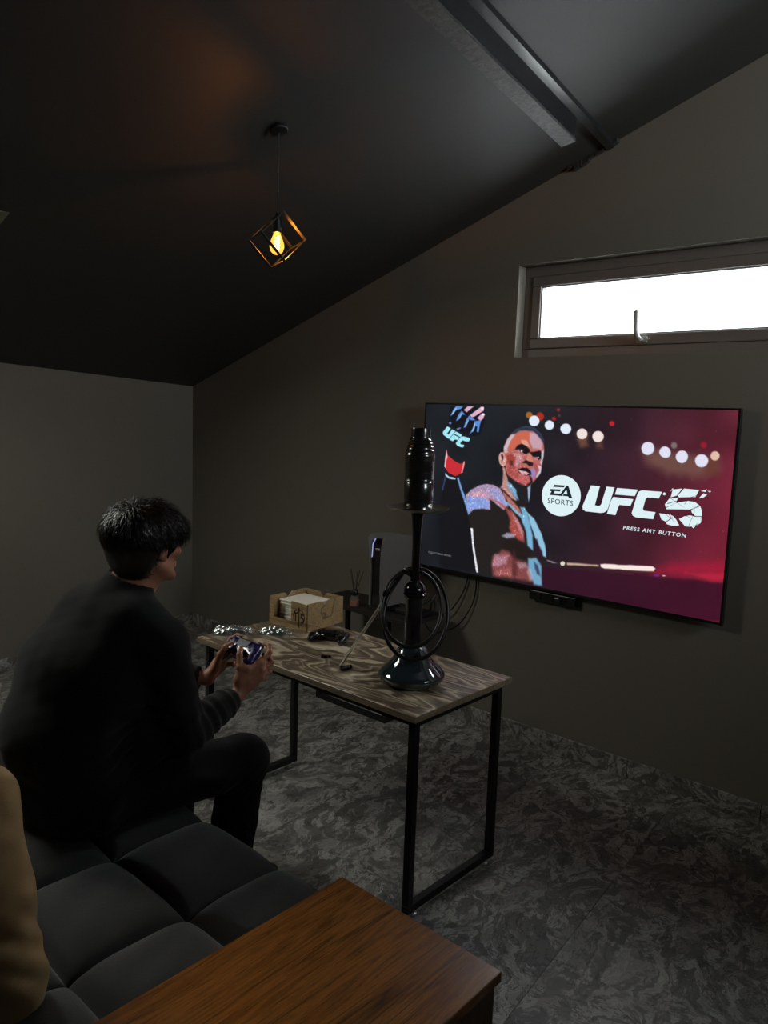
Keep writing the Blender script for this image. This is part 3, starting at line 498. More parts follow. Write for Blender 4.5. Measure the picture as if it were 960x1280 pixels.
# outlines of the screen picture: (points in screen widths, colour, softness, opacity)
SCREEN_SHAPES=[([(0.3782,0.4872),(0.5907,0.4697),(0.8146,0.4512),(1.0004,0.4395),(1.0092,0.5418),(0.3883,0.6443)],(52,16,36),0.006,0.8),([(0.8139,0.4426),(0.8932,0.4382),(0.9463,0.4211),(1.0302,0.4289),(1.0256,0.376),(0.8575,0.4128)],(175,26,58),0.02,0.7),([(0.9034,0.4281),(1.0288,0.413),(1.0304,0.4316),(0.9691,0.4394)],(200,36,66),0.008,0.7),([(0.7559,0.1048),(0.9602,0.1234),(0.9674,0.1522),(0.9164,0.1758),(0.8354,0.1719),(0.7752,0.1452)],(120,85,75),0.02,0.8),([(0.5584,0.0765),(0.5945,0.075),(0.5968,0.1076),(0.5732,0.1143)],(120,80,60),0.01,0.8),([(0.6189,0.0848),(0.6422,0.0838),(0.6444,0.1138),(0.6267,0.1115)],(110,70,60),0.01,0.7),([(0.9224,0.1307),(0.9607,0.1282),(0.9687,0.1668),(0.9358,0.1742)],(100,55,45),0.012,0.7),([(0.4094,0.0263),(0.4088,0.0299),(0.4066,0.033),(0.4032,0.0352),(0.399,0.036),(0.3947,0.0354),(0.391,0.0334),(0.3884,0.0304),(0.3874,0.0268),(0.388,0.0232),(0.3902,0.02),(0.3936,0.0179),(0.3978,0.0171),(0.402,0.0177),(0.4057,0.0197),(0.4083,0.0227)],(190,120,40),0.003,0.8),([(0.4507,0.0299),(0.45,0.0346),(0.4472,0.0386),(0.4429,0.0414),(0.4376,0.0425),(0.4322,0.0417),(0.4274,0.0392),(0.4241,0.0353),(0.4227,0.0307),(0.4235,0.026),(0.4263,0.0219),(0.4307,0.0192),(0.436,0.0181),(0.4414,0.0189),(0.4461,0.0215),(0.4493,0.0253)],(200,50,30),0.003,0.8),([(0.4907,0.0349),(0.4903,0.0374),(0.4889,0.0395),(0.4866,0.041),(0.4838,0.0416),(0.481,0.0412),(0.4785,0.0398),(0.4768,0.0378),(0.476,0.0353),(0.4764,0.0328),(0.4779,0.0307),(0.4802,0.0292),(0.4829,0.0286),(0.4858,0.0291),(0.4883,0.0304),(0.49,0.0325)],(190,40,40),0.003,0.8),([(0.5024,0.0089),(0.5021,0.011),(0.5009,0.0128),(0.4989,0.014),(0.4966,0.0145),(0.4942,0.0141),(0.4921,0.013),(0.4906,0.0112),(0.49,0.0091),(0.4903,0.007),(0.4915,0.0052),(0.4935,0.0039),(0.4958,0.0035),(0.4982,0.0038),(0.5003,0.005),(0.5018,0.0068)],(150,50,50),0.003,0.8),([(0.5046,0.0253),(0.5044,0.0269),(0.5035,0.0283),(0.502,0.0292),(0.5002,0.0296),(0.4984,0.0293),(0.4969,0.0285),(0.4957,0.0271),(0.4953,0.0256),(0.4955,0.024),(0.4964,0.0226),(0.4979,0.0217),(0.4997,0.0213),(0.5015,0.0216),(0.503,0.0225),(0.5042,0.0238)],(110,60,50),0.003,0.8),([(0.4349,0.043),(0.434,0.049),(0.4305,0.0541),(0.4249,0.0577),(0.4181,0.0591),(0.4111,0.0581),(0.405,0.055),(0.4008,0.05),(0.399,0.0441),(0.4,0.0381),(0.4036,0.0329),(0.4092,0.0294),(0.416,0.028),(0.423,0.029),(0.429,0.0322),(0.4332,0.0371)],(225,235,250),0.0015,1.0),([(0.4852,0.0536),(0.4844,0.0589),(0.4813,0.0636),(0.4763,0.0668),(0.4704,0.068),(0.4642,0.0672),(0.4588,0.0644),(0.455,0.0599),(0.4535,0.0546),(0.4543,0.0492),(0.4575,0.0446),(0.4624,0.0414),(0.4684,0.0402),(0.4746,0.0411),(0.4799,0.0439),(0.4836,0.0483)],(225,235,250),0.0015,1.0),([(0.5411,0.0627),(0.5402,0.0687),(0.5368,0.0738),(0.5314,0.0774),(0.5249,0.0789),(0.5181,0.078),(0.5122,0.0748),(0.508,0.0699),(0.5063,0.0639),(0.5072,0.0579),(0.5106,0.0527),(0.5161,0.0492),(0.5227,0.0478),(0.5294,0.0487),(0.5353,0.0519),(0.5394,0.0568)],(225,235,250),0.0015,1.0),([(0.5933,0.075),(0.5924,0.0809),(0.5892,0.086),(0.584,0.0896),(0.5776,0.091),(0.5711,0.0901),(0.5653,0.0871),(0.5613,0.0822),(0.5596,0.0764),(0.5605,0.0705),(0.5638,0.0654),(0.569,0.0618),(0.5754,0.0604),(0.5819,0.0614),(0.5876,0.0645),(0.5916,0.0693)],(240,225,220),0.0015,1.0),([(0.6443,0.0805),(0.6434,0.0867),(0.64,0.0921),(0.6346,0.0958),(0.628,0.0974),(0.6212,0.0965),(0.6152,0.0932),(0.611,0.0881),(0.6092,0.082),(0.6101,0.0757),(0.6136,0.0703),(0.619,0.0666),(0.6256,0.0651),(0.6324,0.0661),(0.6383,0.0693),(0.6425,0.0744)],(240,225,220),0.0015,1.0),([(0.7924,0.106),(0.7916,0.1127),(0.7881,0.1186),(0.7826,0.1227),(0.7757,0.1244),(0.7687,0.1235),(0.7625,0.12),(0.7581,0.1146),(0.7561,0.1079),(0.757,0.1011),(0.7605,0.0952),(0.7661,0.0911),(0.773,0.0894),(0.78,0.0904),(0.7862,0.0939),(0.7905,0.0994)],(225,225,245),0.0015,1.0),([(0.8379,0.1137),(0.8372,0.1196),(0.8342,0.1247),(0.8295,0.1283),(0.8237,0.1298),(0.8176,0.129),(0.8123,0.126),(0.8085,0.1212),(0.8068,0.1154),(0.8076,0.1095),(0.8106,0.1044),(0.8154,0.1008),(0.8212,0.0993),(0.8272,0.1002),(0.8325,0.1032),(0.8362,0.108)],(225,225,245),0.0015,1.0),([(0.8843,0.1231),(0.8835,0.1292),(0.8805,0.1346),(0.8756,0.1384),(0.8696,0.1401),(0.8633,0.1392),(0.8578,0.1361),(0.8539,0.1311),(0.8521,0.125),(0.8528,0.1188),(0.8559,0.1134),(0.8609,0.1096),(0.867,0.108),(0.8732,0.1089),(0.8787,0.1121),(0.8825,0.117)],(225,225,245),0.0015,1.0),([(0.9359,0.1298),(0.9352,0.1363),(0.9321,0.1419),(0.9271,0.1459),(0.9209,0.1476),(0.9144,0.1468),(0.9087,0.1435),(0.9047,0.1383),(0.9029,0.1319),(0.9036,0.1254),(0.9068,0.1197),(0.9118,0.1158),(0.9181,0.1141),(0.9245,0.115),(0.9301,0.1183),(0.9341,0.1235)],(225,225,245),0.0015,1.0),([(0.9634,0.1154),(0.9629,0.1199),(0.9607,0.1238),(0.9573,0.1266),(0.953,0.1277),(0.9486,0.1271),(0.9446,0.1248),(0.9418,0.1212),(0.9406,0.1167),(0.9411,0.1122),(0.9432,0.1083),(0.9467,0.1055),(0.951,0.1044),(0.9555,0.105),(0.9593,0.1073),(0.9621,0.111)],(225,190,170),0.0015,1.0),([(0.6736,0.0431),(0.6732,0.046),(0.6716,0.0484),(0.6692,0.0501),(0.6662,0.0508),(0.6631,0.0503),(0.6604,0.0488),(0.6585,0.0465),(0.6576,0.0436),(0.658,0.0408),(0.6596,0.0383),(0.6621,0.0366),(0.6651,0.036),(0.6681,0.0364),(0.6708,0.038),(0.6727,0.0403)],(190,35,45),0.0015,1.0),([(0.9288,0.0909),(0.9284,0.0939),(0.927,0.0965),(0.9246,0.0983),(0.9217,0.0991),(0.9187,0.0987),(0.916,0.0971),(0.9141,0.0946),(0.9133,0.0916),(0.9136,0.0886),(0.9151,0.086),(0.9175,0.0841),(0.9204,0.0834),(0.9234,0.0839),(0.926,0.0854),(0.9279,0.0879)],(150,30,45),0.004,1.0),([(0.8537,0.0946),(0.8533,0.0981),(0.8516,0.1012),(0.8488,0.1033),(0.8453,0.1042),(0.8417,0.1037),(0.8386,0.1019),(0.8364,0.099),(0.8354,0.0956),(0.8358,0.0921),(0.8376,0.089),(0.8404,0.0869),(0.8438,0.0861),(0.8474,0.0866),(0.8505,0.0884),(0.8527,0.0912)],(120,110,110),0.003,1.0),([(0.661,0.4433),(0.6735,0.4401),(0.8125,0.4255),(0.8205,0.43),(0.8164,0.4382),(0.6745,0.4533),(0.6628,0.4509)],(250,232,226),0.002,1.0),([(0.4862,0.4558),(0.5076,0.4576),(0.5253,0.4612),(0.508,0.4639),(0.4879,0.4593)],(150,130,140),0.002,1.0),([(0.5486,0.4582),(0.5482,0.4609),(0.5467,0.4634),(0.5444,0.4653),(0.5416,0.4662),(0.5387,0.4662),(0.5361,0.4651),(0.5343,0.4631),(0.5336,0.4606),(0.534,0.4579),(0.5354,0.4554),(0.5378,0.4535),(0.5406,0.4526),(0.5435,0.4527),(0.546,0.4538),(0.5478,0.4557)],(225,210,190),0.0015,1.0),([(0.5559,0.4552),(0.5894,0.4513),(0.6548,0.4467),(0.6549,0.4491),(0.5899,0.458),(0.5563,0.4608)],(205,175,150),0.003,1.0),([(0.8171,0.4467),(0.8315,0.4455),(0.8307,0.4497),(0.8181,0.4512)],(110,40,130),0.002,1.0),([(0.8418,0.445),(0.8498,0.4437),(0.85,0.4465),(0.8421,0.4478)],(225,215,225),0.001,1.0),([(0.0944,0.2289),(0.1435,0.2355),(0.1947,0.3498),(0.2462,0.5347),(0.085,0.5447),(0.0679,0.3531)],(20,20,25),0.006,0.9),([(0.1787,0.2894),(0.1974,0.2699),(0.224,0.2546),(0.2544,0.2466),(0.2848,0.2472),(0.3096,0.2558),(0.3213,0.2354),(0.3307,0.2097),(0.4064,0.2162),(0.4181,0.2335),(0.4104,0.2769),(0.4093,0.3138),(0.4353,0.3355),(0.4584,0.3694),(0.4784,0.4125),(0.4862,0.4511),(0.4785,0.4645),(0.473,0.4838),(0.475,0.5389),(0.4276,0.5378),(0.3028,0.5398),(0.2369,0.5376),(0.2047,0.3945),(0.1904,0.3536),(0.1806,0.3219)],(36,31,31),0.003,1.0),([(0.1788,0.2911),(0.1975,0.2708),(0.224,0.2556),(0.2544,0.2473),(0.2848,0.2479),(0.3097,0.2567),(0.3238,0.2758),(0.3404,0.3055),(0.3268,0.3227),(0.2999,0.3097),(0.2732,0.2933),(0.2765,0.328),(0.2438,0.3267),(0.213,0.3332),(0.1923,0.3518),(0.1828,0.325)],(172,148,182),0.003,1.0),([(0.1832,0.2988),(0.2184,0.2922),(0.2535,0.2952),(0.2714,0.3062),(0.2703,0.3207),(0.2322,0.3279),(0.1976,0.3397),(0.1867,0.3246)],(130,160,228),0.006,0.85),([(0.202,0.2808),(0.2403,0.2676),(0.2645,0.2878),(0.2337,0.2875),(0.2066,0.2917)],(218,160,172),0.006,0.8),([(0.2665,0.2583),(0.3007,0.2616),(0.3208,0.2856),(0.3408,0.3118),(0.3182,0.3047),(0.287,0.2825)],(150,162,224),0.006,0.8),([(0.2687,0.2938),(0.2994,0.3018),(0.3341,0.3219),(0.3543,0.351),(0.3484,0.3737),(0.3607,0.3941),(0.3835,0.41),(0.4071,0.4146),(0.4032,0.3825),(0.387,0.3534),(0.3639,0.3312),(0.3335,0.3125),(0.299,0.2955)],(184,82,76),0.006,0.9),([(0.3151,0.2547),(0.3303,0.2612),(0.354,0.2886),(0.3844,0.3134),(0.3968,0.3399),(0.3787,0.3357),(0.3479,0.3079),(0.324,0.279)],(204,124,114),0.004,0.85),([(0.3251,0.2961),(0.3556,0.3149),(0.3899,0.3422),(0.4102,0.3816),(0.4201,0.4237),(0.4383,0.4335),(0.4362,0.3906),(0.4224,0.3523),(0.4134,0.3226),(0.3983,0.3082),(0.384,0.3073),(0.3962,0.3307),(0.3703,0.318),(0.3397,0.2947)],(124,184,222),0.004,0.95),([(0.3523,0.3199),(0.3793,0.345),(0.3993,0.3768),(0.4048,0.4071),(0.393,0.39),(0.3729,0.3582)],(215,190,205),0.004,0.5),([(0.4097,0.3199),(0.4353,0.3355),(0.4584,0.3694),(0.4784,0.4125),(0.4865,0.451),(0.4739,0.4468),(0.4544,0.4128),(0.4385,0.3842),(0.4224,0.3523)],(150,202,232),0.003,0.95),([(0.4359,0.3968),(0.4501,0.4011),(0.4697,0.4351),(0.4774,0.4585),(0.4574,0.4585),(0.4418,0.433)],(40,26,42),0.005,0.9),([(0.3264,0.4049),(0.3423,0.3933),(0.3751,0.3923),(0.3685,0.4026),(0.3434,0.4106)],(200,195,218),0.005,0.7),([(0.3292,0.4204),(0.3691,0.4119),(0.4056,0.4195),(0.4353,0.4401),(0.4297,0.4626),(0.3946,0.471),(0.3498,0.4524),(0.3265,0.4367)],(34,27,26),0.008,0.9),([(0.2949,0.4732),(0.3273,0.4493),(0.3534,0.4519),(0.3727,0.468),(0.4163,0.474),(0.432,0.4965),(0.4449,0.5317),(0.377,0.5338),(0.2988,0.5366),(0.2931,0.5058)],(148,78,78),0.008,0.85),([(0.302,0.4657),(0.3506,0.465),(0.3485,0.4907),(0.3158,0.5055),(0.2969,0.5052)],(196,146,168),0.008,0.7),([(0.3088,0.513),(0.3602,0.5016),(0.3655,0.5262),(0.3099,0.5322)],(190,110,110),0.008,0.6),([(0.3711,0.4431),(0.3875,0.4721),(0.3877,0.5304),(0.3739,0.5312),(0.3663,0.4817)],(84,40,42),0.006,0.7),([(0.3807,0.4794),(0.4165,0.4771),(0.4245,0.4914),(0.3963,0.4959)],(190,170,190),0.006,0.5),([(0.4225,0.4606),(0.4504,0.458),(0.4709,0.4779),(0.4751,0.5358),(0.4488,0.5388),(0.4367,0.5144),(0.4241,0.4853)],(124,180,216),0.005,0.9),([(0.4442,0.4697),(0.4587,0.4768),(0.4695,0.509),(0.4571,0.5048),(0.4472,0.4878)],(50,50,84),0.004,0.8),([(0.4241,0.4853),(0.4354,0.4959),(0.4445,0.5256),(0.434,0.5273),(0.4219,0.5044)],(215,200,215),0.005,0.5),([(0.2039,0.3946),(0.2119,0.3943),(0.2196,0.445),(0.2427,0.5351),(0.2348,0.5353),(0.216,0.4651)],(225,227,236),0.0012,1.0),([(0.3157,0.1859),(0.327,0.1955),(0.3359,0.2155),(0.3548,0.227),(0.3795,0.2378),(0.4033,0.2408),(0.4216,0.2304),(0.4195,0.2547),(0.4183,0.2904),(0.3683,0.2954),(0.3368,0.2778),(0.3092,0.2547)],(32,31,35),0.003,1.0),([(0.3151,0.186),(0.3243,0.1957),(0.3306,0.2185),(0.3393,0.2438),(0.3576,0.2706),(0.3708,0.2874),(0.3525,0.2841),(0.3267,0.2631),(0.3083,0.2553),(0.3144,0.2433),(0.3171,0.217)],(208,150,142),0.004,0.9),([(0.3324,0.2314),(0.3466,0.2393),(0.3656,0.2544),(0.3729,0.2743),(0.3797,0.2866),(0.358,0.2758),(0.3399,0.2541)],(130,182,218),0.004,0.9),([(0.4066,0.2457),(0.4186,0.2332),(0.4175,0.2599),(0.414,0.2909),(0.4106,0.2708)],(170,192,218),0.002,0.9),([(0.3147,0.1446),(0.315,0.1265),(0.3229,0.1055),(0.3397,0.0843),(0.3568,0.0709),(0.3799,0.0625),(0.4032,0.0617),(0.4237,0.0672),(0.4418,0.0814),(0.453,0.0995),(0.4568,0.1266),(0.4551,0.1515),(0.4525,0.1766),(0.4505,0.1892),(0.4457,0.2021),(0.4365,0.2153),(0.4259,0.2288),(0.4121,0.2406),(0.3944,0.2396),(0.3764,0.236),(0.3548,0.2257),(0.336,0.216),(0.3272,0.1981),(0.3243,0.1853),(0.3175,0.1754)],(184,104,96),0.002,1.0),([(0.3317,0.1256),(0.3437,0.0994),(0.3665,0.0832),(0.3925,0.0767),(0.4105,0.084),(0.406,0.1042),(0.3949,0.1123),(0.3714,0.1134),(0.3514,0.1271),(0.3342,0.1409)],(208,102,76),0.004,0.9),([(0.4044,0.0792),(0.4216,0.0773),(0.4397,0.0927),(0.45,0.1096),(0.4479,0.1295),(0.419,0.1248),(0.406,0.1042)],(200,166,184),0.004,0.9),([(0.3767,0.103),(0.3943,0.1035),(0.4073,0.123),(0.3954,0.1198),(0.3772,0.1119)],(228,172,152),0.003,0.8),([(0.3147,0.1446),(0.3156,0.1252),(0.3257,0.1028),(0.3413,0.0855),(0.3534,0.0876),(0.3381,0.1074),(0.3289,0.1283),(0.3255,0.1465)],(206,192,204),0.003,0.9),([(0.3369,0.0875),(0.351,0.0732),(0.3741,0.063),(0.4032,0.0615),(0.4237,0.067),(0.4433,0.0821),(0.4545,0.1019),(0.4561,0.1167),(0.4465,0.0998),(0.4306,0.0844),(0.4127,0.0744),(0.3923,0.0726),(0.369,0.076),(0.3517,0.0851)],(38,54,76),0.003,1.0),([(0.3494,0.1426),(0.3855,0.1481),(0.3867,0.1658),(0.3752,0.1716),(0.3643,0.1877),(0.3544,0.173)],(196,148,158),0.005,0.8),([(0.3241,0.1492),(0.3406,0.1456),(0.3592,0.1548),(0.3574,0.1728),(0.3462,0.1864),(0.334,0.1847),(0.3263,0.1697)],(152,62,55),0.005,0.9),([(0.3389,0.1663),(0.3487,0.1683),(0.3489,0.1811),(0.3403,0.1791)],(60,30,34),0.004,0.7),([(0.3279,0.1851),(0.358,0.183),(0.3713,0.2026),(0.376,0.2291),(0.3546,0.2231),(0.3323,0.2055)],(166,76,72),0.005,0.8),([(0.3524,0.1335),(0.3629,0.1189),(0.3774,0.1139),(0.3954,0.1203),(0.409,0.1317),(0.406,0.1399),(0.3911,0.1445),(0.3827,0.1407),(0.3786,0.1328),(0.3667,0.1324)],(26,20,24),0.002,1.0),([(0.3632,0.1329),(0.3748,0.1295),(0.3852,0.1342),(0.3806,0.1413),(0.3701,0.1394)],(148,122,134),0.001,0.9),([(0.3702,0.1307),(0.3772,0.1298),(0.379,0.1384),(0.3724,0.1382)],(24,18,22),0.001,0.9),([(0.38,0.1363),(0.3799,0.1371),(0.3794,0.1377),(0.3787,0.1382),(0.3778,0.1384),(0.3769,0.1383),(0.3761,0.1379),(0.3755,0.1373),(0.3753,0.1365),(0.3754,0.1358),(0.3759,0.1351),(0.3766,0.1346),(0.3775,0.1344),(0.3784,0.1345),(0.3792,0.1349),(0.3798,0.1355)],(240,240,245),0.001,1.0),([(0.409,0.1367),(0.4197,0.1366),(0.4423,0.1303),(0.4495,0.1369),(0.4488,0.1549),(0.4386,0.1605),(0.4351,0.1507),(0.4207,0.1516),(0.4115,0.1436)],(25,21,27),0.002,1.0),([(0.4403,0.1519),(0.4402,0.1527),(0.4397,0.1533),(0.439,0.1538),(0.4382,0.154),(0.4373,0.1539),(0.4365,0.1535),(0.436,0.1529),(0.4357,0.1522),(0.4359,0.1514),(0.4363,0.1507),(0.437,0.1502),(0.4379,0.15),(0.4388,0.1501),(0.4395,0.1505),(0.4401,0.1511)],(235,235,240),0.001,1.0),([(0.4208,0.1523),(0.4352,0.1527),(0.4386,0.16),(0.4271,0.1607)],(190,130,140),0.001,0.8),([(0.4027,0.1421),(0.4122,0.1446),(0.4215,0.1636),(0.4102,0.1673),(0.3969,0.1601)],(210,134,114),0.003,0.9),([(0.3833,0.1691),(0.3952,0.1612),(0.4101,0.1656),(0.4225,0.1691),(0.4214,0.1792),(0.4082,0.1811),(0.3989,0.1739),(0.3871,0.1724)],(40,24,28),0.002,1.0),([(0.4219,0.1686),(0.4365,0.1726),(0.4404,0.1874),(0.4327,0.2005),(0.4252,0.1835)],(172,82,86),0.003,0.9),([(0.4117,0.1895),(0.4252,0.1835),(0.4354,0.1978),(0.4254,0.2213),(0.4197,0.2141)],(150,132,204),0.004,0.9),([(0.4367,0.1751),(0.4506,0.1782),(0.4502,0.1967),(0.4418,0.2079),(0.4341,0.213),(0.4384,0.2001),(0.4448,0.1896)],(204,216,238),0.002,0.9),([(0.4482,0.1345),(0.4559,0.1266),(0.4553,0.1515),(0.4521,0.1746),(0.4447,0.1671),(0.4489,0.1568)],(198,204,224),0.002,0.9),([(0.3683,0.1931),(0.3851,0.1865),(0.4027,0.186),(0.4155,0.1942),(0.4185,0.2046),(0.4013,0.2097),(0.3743,0.2034)],(32,17,21),0.002,1.0),([(0.3702,0.195),(0.3797,0.1956),(0.4005,0.1979),(0.4102,0.2022),(0.4012,0.208),(0.3834,0.206)],(228,174,188),0.0015,0.95),([(0.3693,0.2181),(0.3899,0.216),(0.4095,0.2225),(0.4064,0.2335),(0.3883,0.2363),(0.3731,0.2311)],(194,92,102),0.004,0.9),([(0.4098,0.206),(0.4206,0.2146),(0.4264,0.2282),(0.4121,0.2406),(0.402,0.2389),(0.4146,0.2252)],(30,21,27),0.003,0.95),([(0.3326,0.2106),(0.3547,0.2244),(0.3762,0.2329),(0.3973,0.2388),(0.3764,0.236),(0.3518,0.2259),(0.3345,0.2162)],(60,28,32),0.002,0.8),([(0.2978,0.1559),(0.3024,0.1453),(0.313,0.1426),(0.3186,0.1495),(0.3245,0.1646),(0.3235,0.1828),(0.3127,0.1869),(0.3015,0.1796),(0.2978,0.1663)],(216,162,152),0.0015,1.0),([(0.3043,0.1503),(0.3118,0.1486),(0.3164,0.1574),(0.3132,0.1705),(0.3074,0.1766),(0.3089,0.1656)],(70,40,45),0.0015,0.95),([(0.0874,0.2452),(0.0944,0.2289),(0.1011,0.231),(0.0923,0.2501),(0.0854,0.2823),(0.0801,0.2828)],(60,80,130),0.002,0.8),([(0.1391,0.2369),(0.1467,0.2342),(0.165,0.2752),(0.1829,0.3097),(0.1976,0.3469),(0.1917,0.3527),(0.1756,0.3156),(0.1567,0.2759)],(120,165,222),0.0025,0.95),([(0.0919,0.1462),(0.0979,0.1656),(0.124,0.1811),(0.1489,0.1904),(0.1616,0.1878),(0.166,0.1806),(0.168,0.1874),(0.1586,0.2188),(0.1323,0.2317),(0.1044,0.2228),(0.0868,0.2038),(0.0891,0.1706)],(202,45,55),0.0012,1.0),([(0.0913,0.1463),(0.0971,0.1701),(0.0919,0.1858),(0.0917,0.2083),(0.0859,0.2038),(0.0875,0.1773)],(242,192,198),0.001,0.95),([(0.1638,0.1801),(0.1682,0.182),(0.1607,0.2186),(0.1559,0.219)],(236,150,160),0.001,0.95),([(0.0901,0.2245),(0.1079,0.2353),(0.1354,0.2376),(0.1329,0.2426),(0.1055,0.2417),(0.092,0.2332)],(190,215,238),0.001,0.95),([(0.1006,0.0067),(0.2371,0.0033),(0.24,0.0522),(0.2221,0.0927),(0.1808,0.0987),(0.1375,0.0854),(0.0955,0.0631)],(16,18,26),0.004,0.9),([(0.1549,0.0164),(0.1701,0.0044),(0.1941,0.004),(0.1659,0.023)],(222,176,204),0.0012,1.0),([(0.1791,0.0328),(0.2219,0.0046),(0.2326,0.0054),(0.2321,0.0173),(0.198,0.0353),(0.1878,0.0394)],(222,176,204),0.0012,1.0),([(0.2086,0.0405),(0.2282,0.0243),(0.2378,0.0276),(0.2318,0.0428),(0.2215,0.049)],(222,176,204),0.0012,1.0),([(0.2319,0.0098),(0.2316,0.0116),(0.2304,0.0131),(0.2287,0.0141),(0.2266,0.0145),(0.2244,0.0142),(0.2225,0.0132),(0.2212,0.0118),(0.2207,0.01),(0.221,0.0083),(0.2221,0.0068),(0.2239,0.0057),(0.226,0.0053),(0.2282,0.0056),(0.2301,0.0066),(0.2314,0.0081)],(246,224,228),0.0012,1.0),([(0.2361,0.0287),(0.2358,0.0302),(0.2348,0.0315),(0.2333,0.0324),(0.2315,0.0328),(0.2296,0.0325),(0.228,0.0317),(0.2269,0.0305),(0.2264,0.0289),(0.2267,0.0274),(0.2277,0.0261),(0.2292,0.0252),(0.231,0.0249),(0.2329,0.0251),(0.2345,0.0259),(0.2356,0.0272)],(250,240,238),0.0012,1.0),([(0.1018,0.0373),(0.1145,0.0129),(0.1249,0.0047),(0.1521,0.0043),(0.1441,0.0123),(0.1229,0.0174),(0.1107,0.0313)],(96,148,226),0.0015,0.95),([(0.1254,0.0525),(0.1345,0.0318),(0.1471,0.0182),(0.1616,0.032),(0.1452,0.032),(0.1354,0.0472)],(96,148,226),0.0015,0.95),([(0.1562,0.0749),(0.1672,0.0459),(0.177,0.0329),(0.2018,0.0475),(0.1883,0.0483),(0.1756,0.0461),(0.1638,0.0699)],(96,148,226),0.0015,0.95),([(0.1796,0.0953),(0.1945,0.0726),(0.1989,0.0513),(0.2249,0.0464),(0.2207,0.0616),(0.2164,0.0849),(0.21,0.0843),(0.2103,0.0683),(0.2028,0.0647),(0.198,0.0793)],(96,148,226),0.0015,0.95),([(0.1074,0.0314),(0.1174,0.015),(0.1251,0.0084),(0.1241,0.0148),(0.1127,0.0291)],(190,220,248),0.0015,0.7),([(0.1353,0.0468),(0.1449,0.0273),(0.1502,0.0271),(0.1418,0.0423)],(190,220,248),0.0015,0.7),([(0.1608,0.0717),(0.1726,0.0479),(0.1768,0.0477),(0.1659,0.0694)],(190,220,248),0.0015,0.7),([(0.1905,0.0855),(0.1993,0.0577),(0.2033,0.0597),(0.1968,0.081)],(190,220,248),0.0015,0.7),([(0.1076,0.0595),(0.1073,0.0611),(0.1062,0.0626),(0.1045,0.0636),(0.1024,0.064),(0.1003,0.0637),(0.0985,0.0628),(0.0972,0.0615),(0.0967,0.0598),(0.0971,0.0581),(0.0982,0.0567),(0.0999,0.0557),(0.102,0.0553),(0.1041,0.0556),(0.1059,0.0565),(0.1071,0.0578)],(110,120,200),0.0015,0.9),([(0.1276,0.0772),(0.1448,0.0723),(0.1476,0.0743),(0.1347,0.0823)],(120,140,215),0.0015,0.9),([(0.0905,0.0709),(0.1051,0.0769),(0.0907,0.0949),(0.0975,0.0979),(0.1115,0.0799),(0.1246,0.0851),(0.1015,0.1103),(0.0954,0.11),(0.076,0.0988),(0.0733,0.0905)],(164,232,246),0.0008,1.0),([(0.1273,0.0863),(0.1507,0.0957),(0.1494,0.1048),(0.1191,0.0931)],(164,232,246),0.0008,1.0),([(0.1171,0.0966),(0.1419,0.1051),(0.1354,0.114),(0.1245,0.1123),(0.1156,0.1188),(0.1016,0.1129)],(164,232,246),0.0008,1.0),([(0.1577,0.1007),(0.1812,0.1051),(0.1846,0.1088),(0.1813,0.1153),(0.1713,0.1166),(0.1542,0.114),(0.1462,0.1239),(0.1512,0.1279),(0.1603,0.1275),(0.1631,0.1308),(0.1581,0.1366),(0.1485,0.1358),(0.1348,0.1314),(0.1285,0.1252),(0.144,0.105)],(164,232,246),0.0008,1.0)]
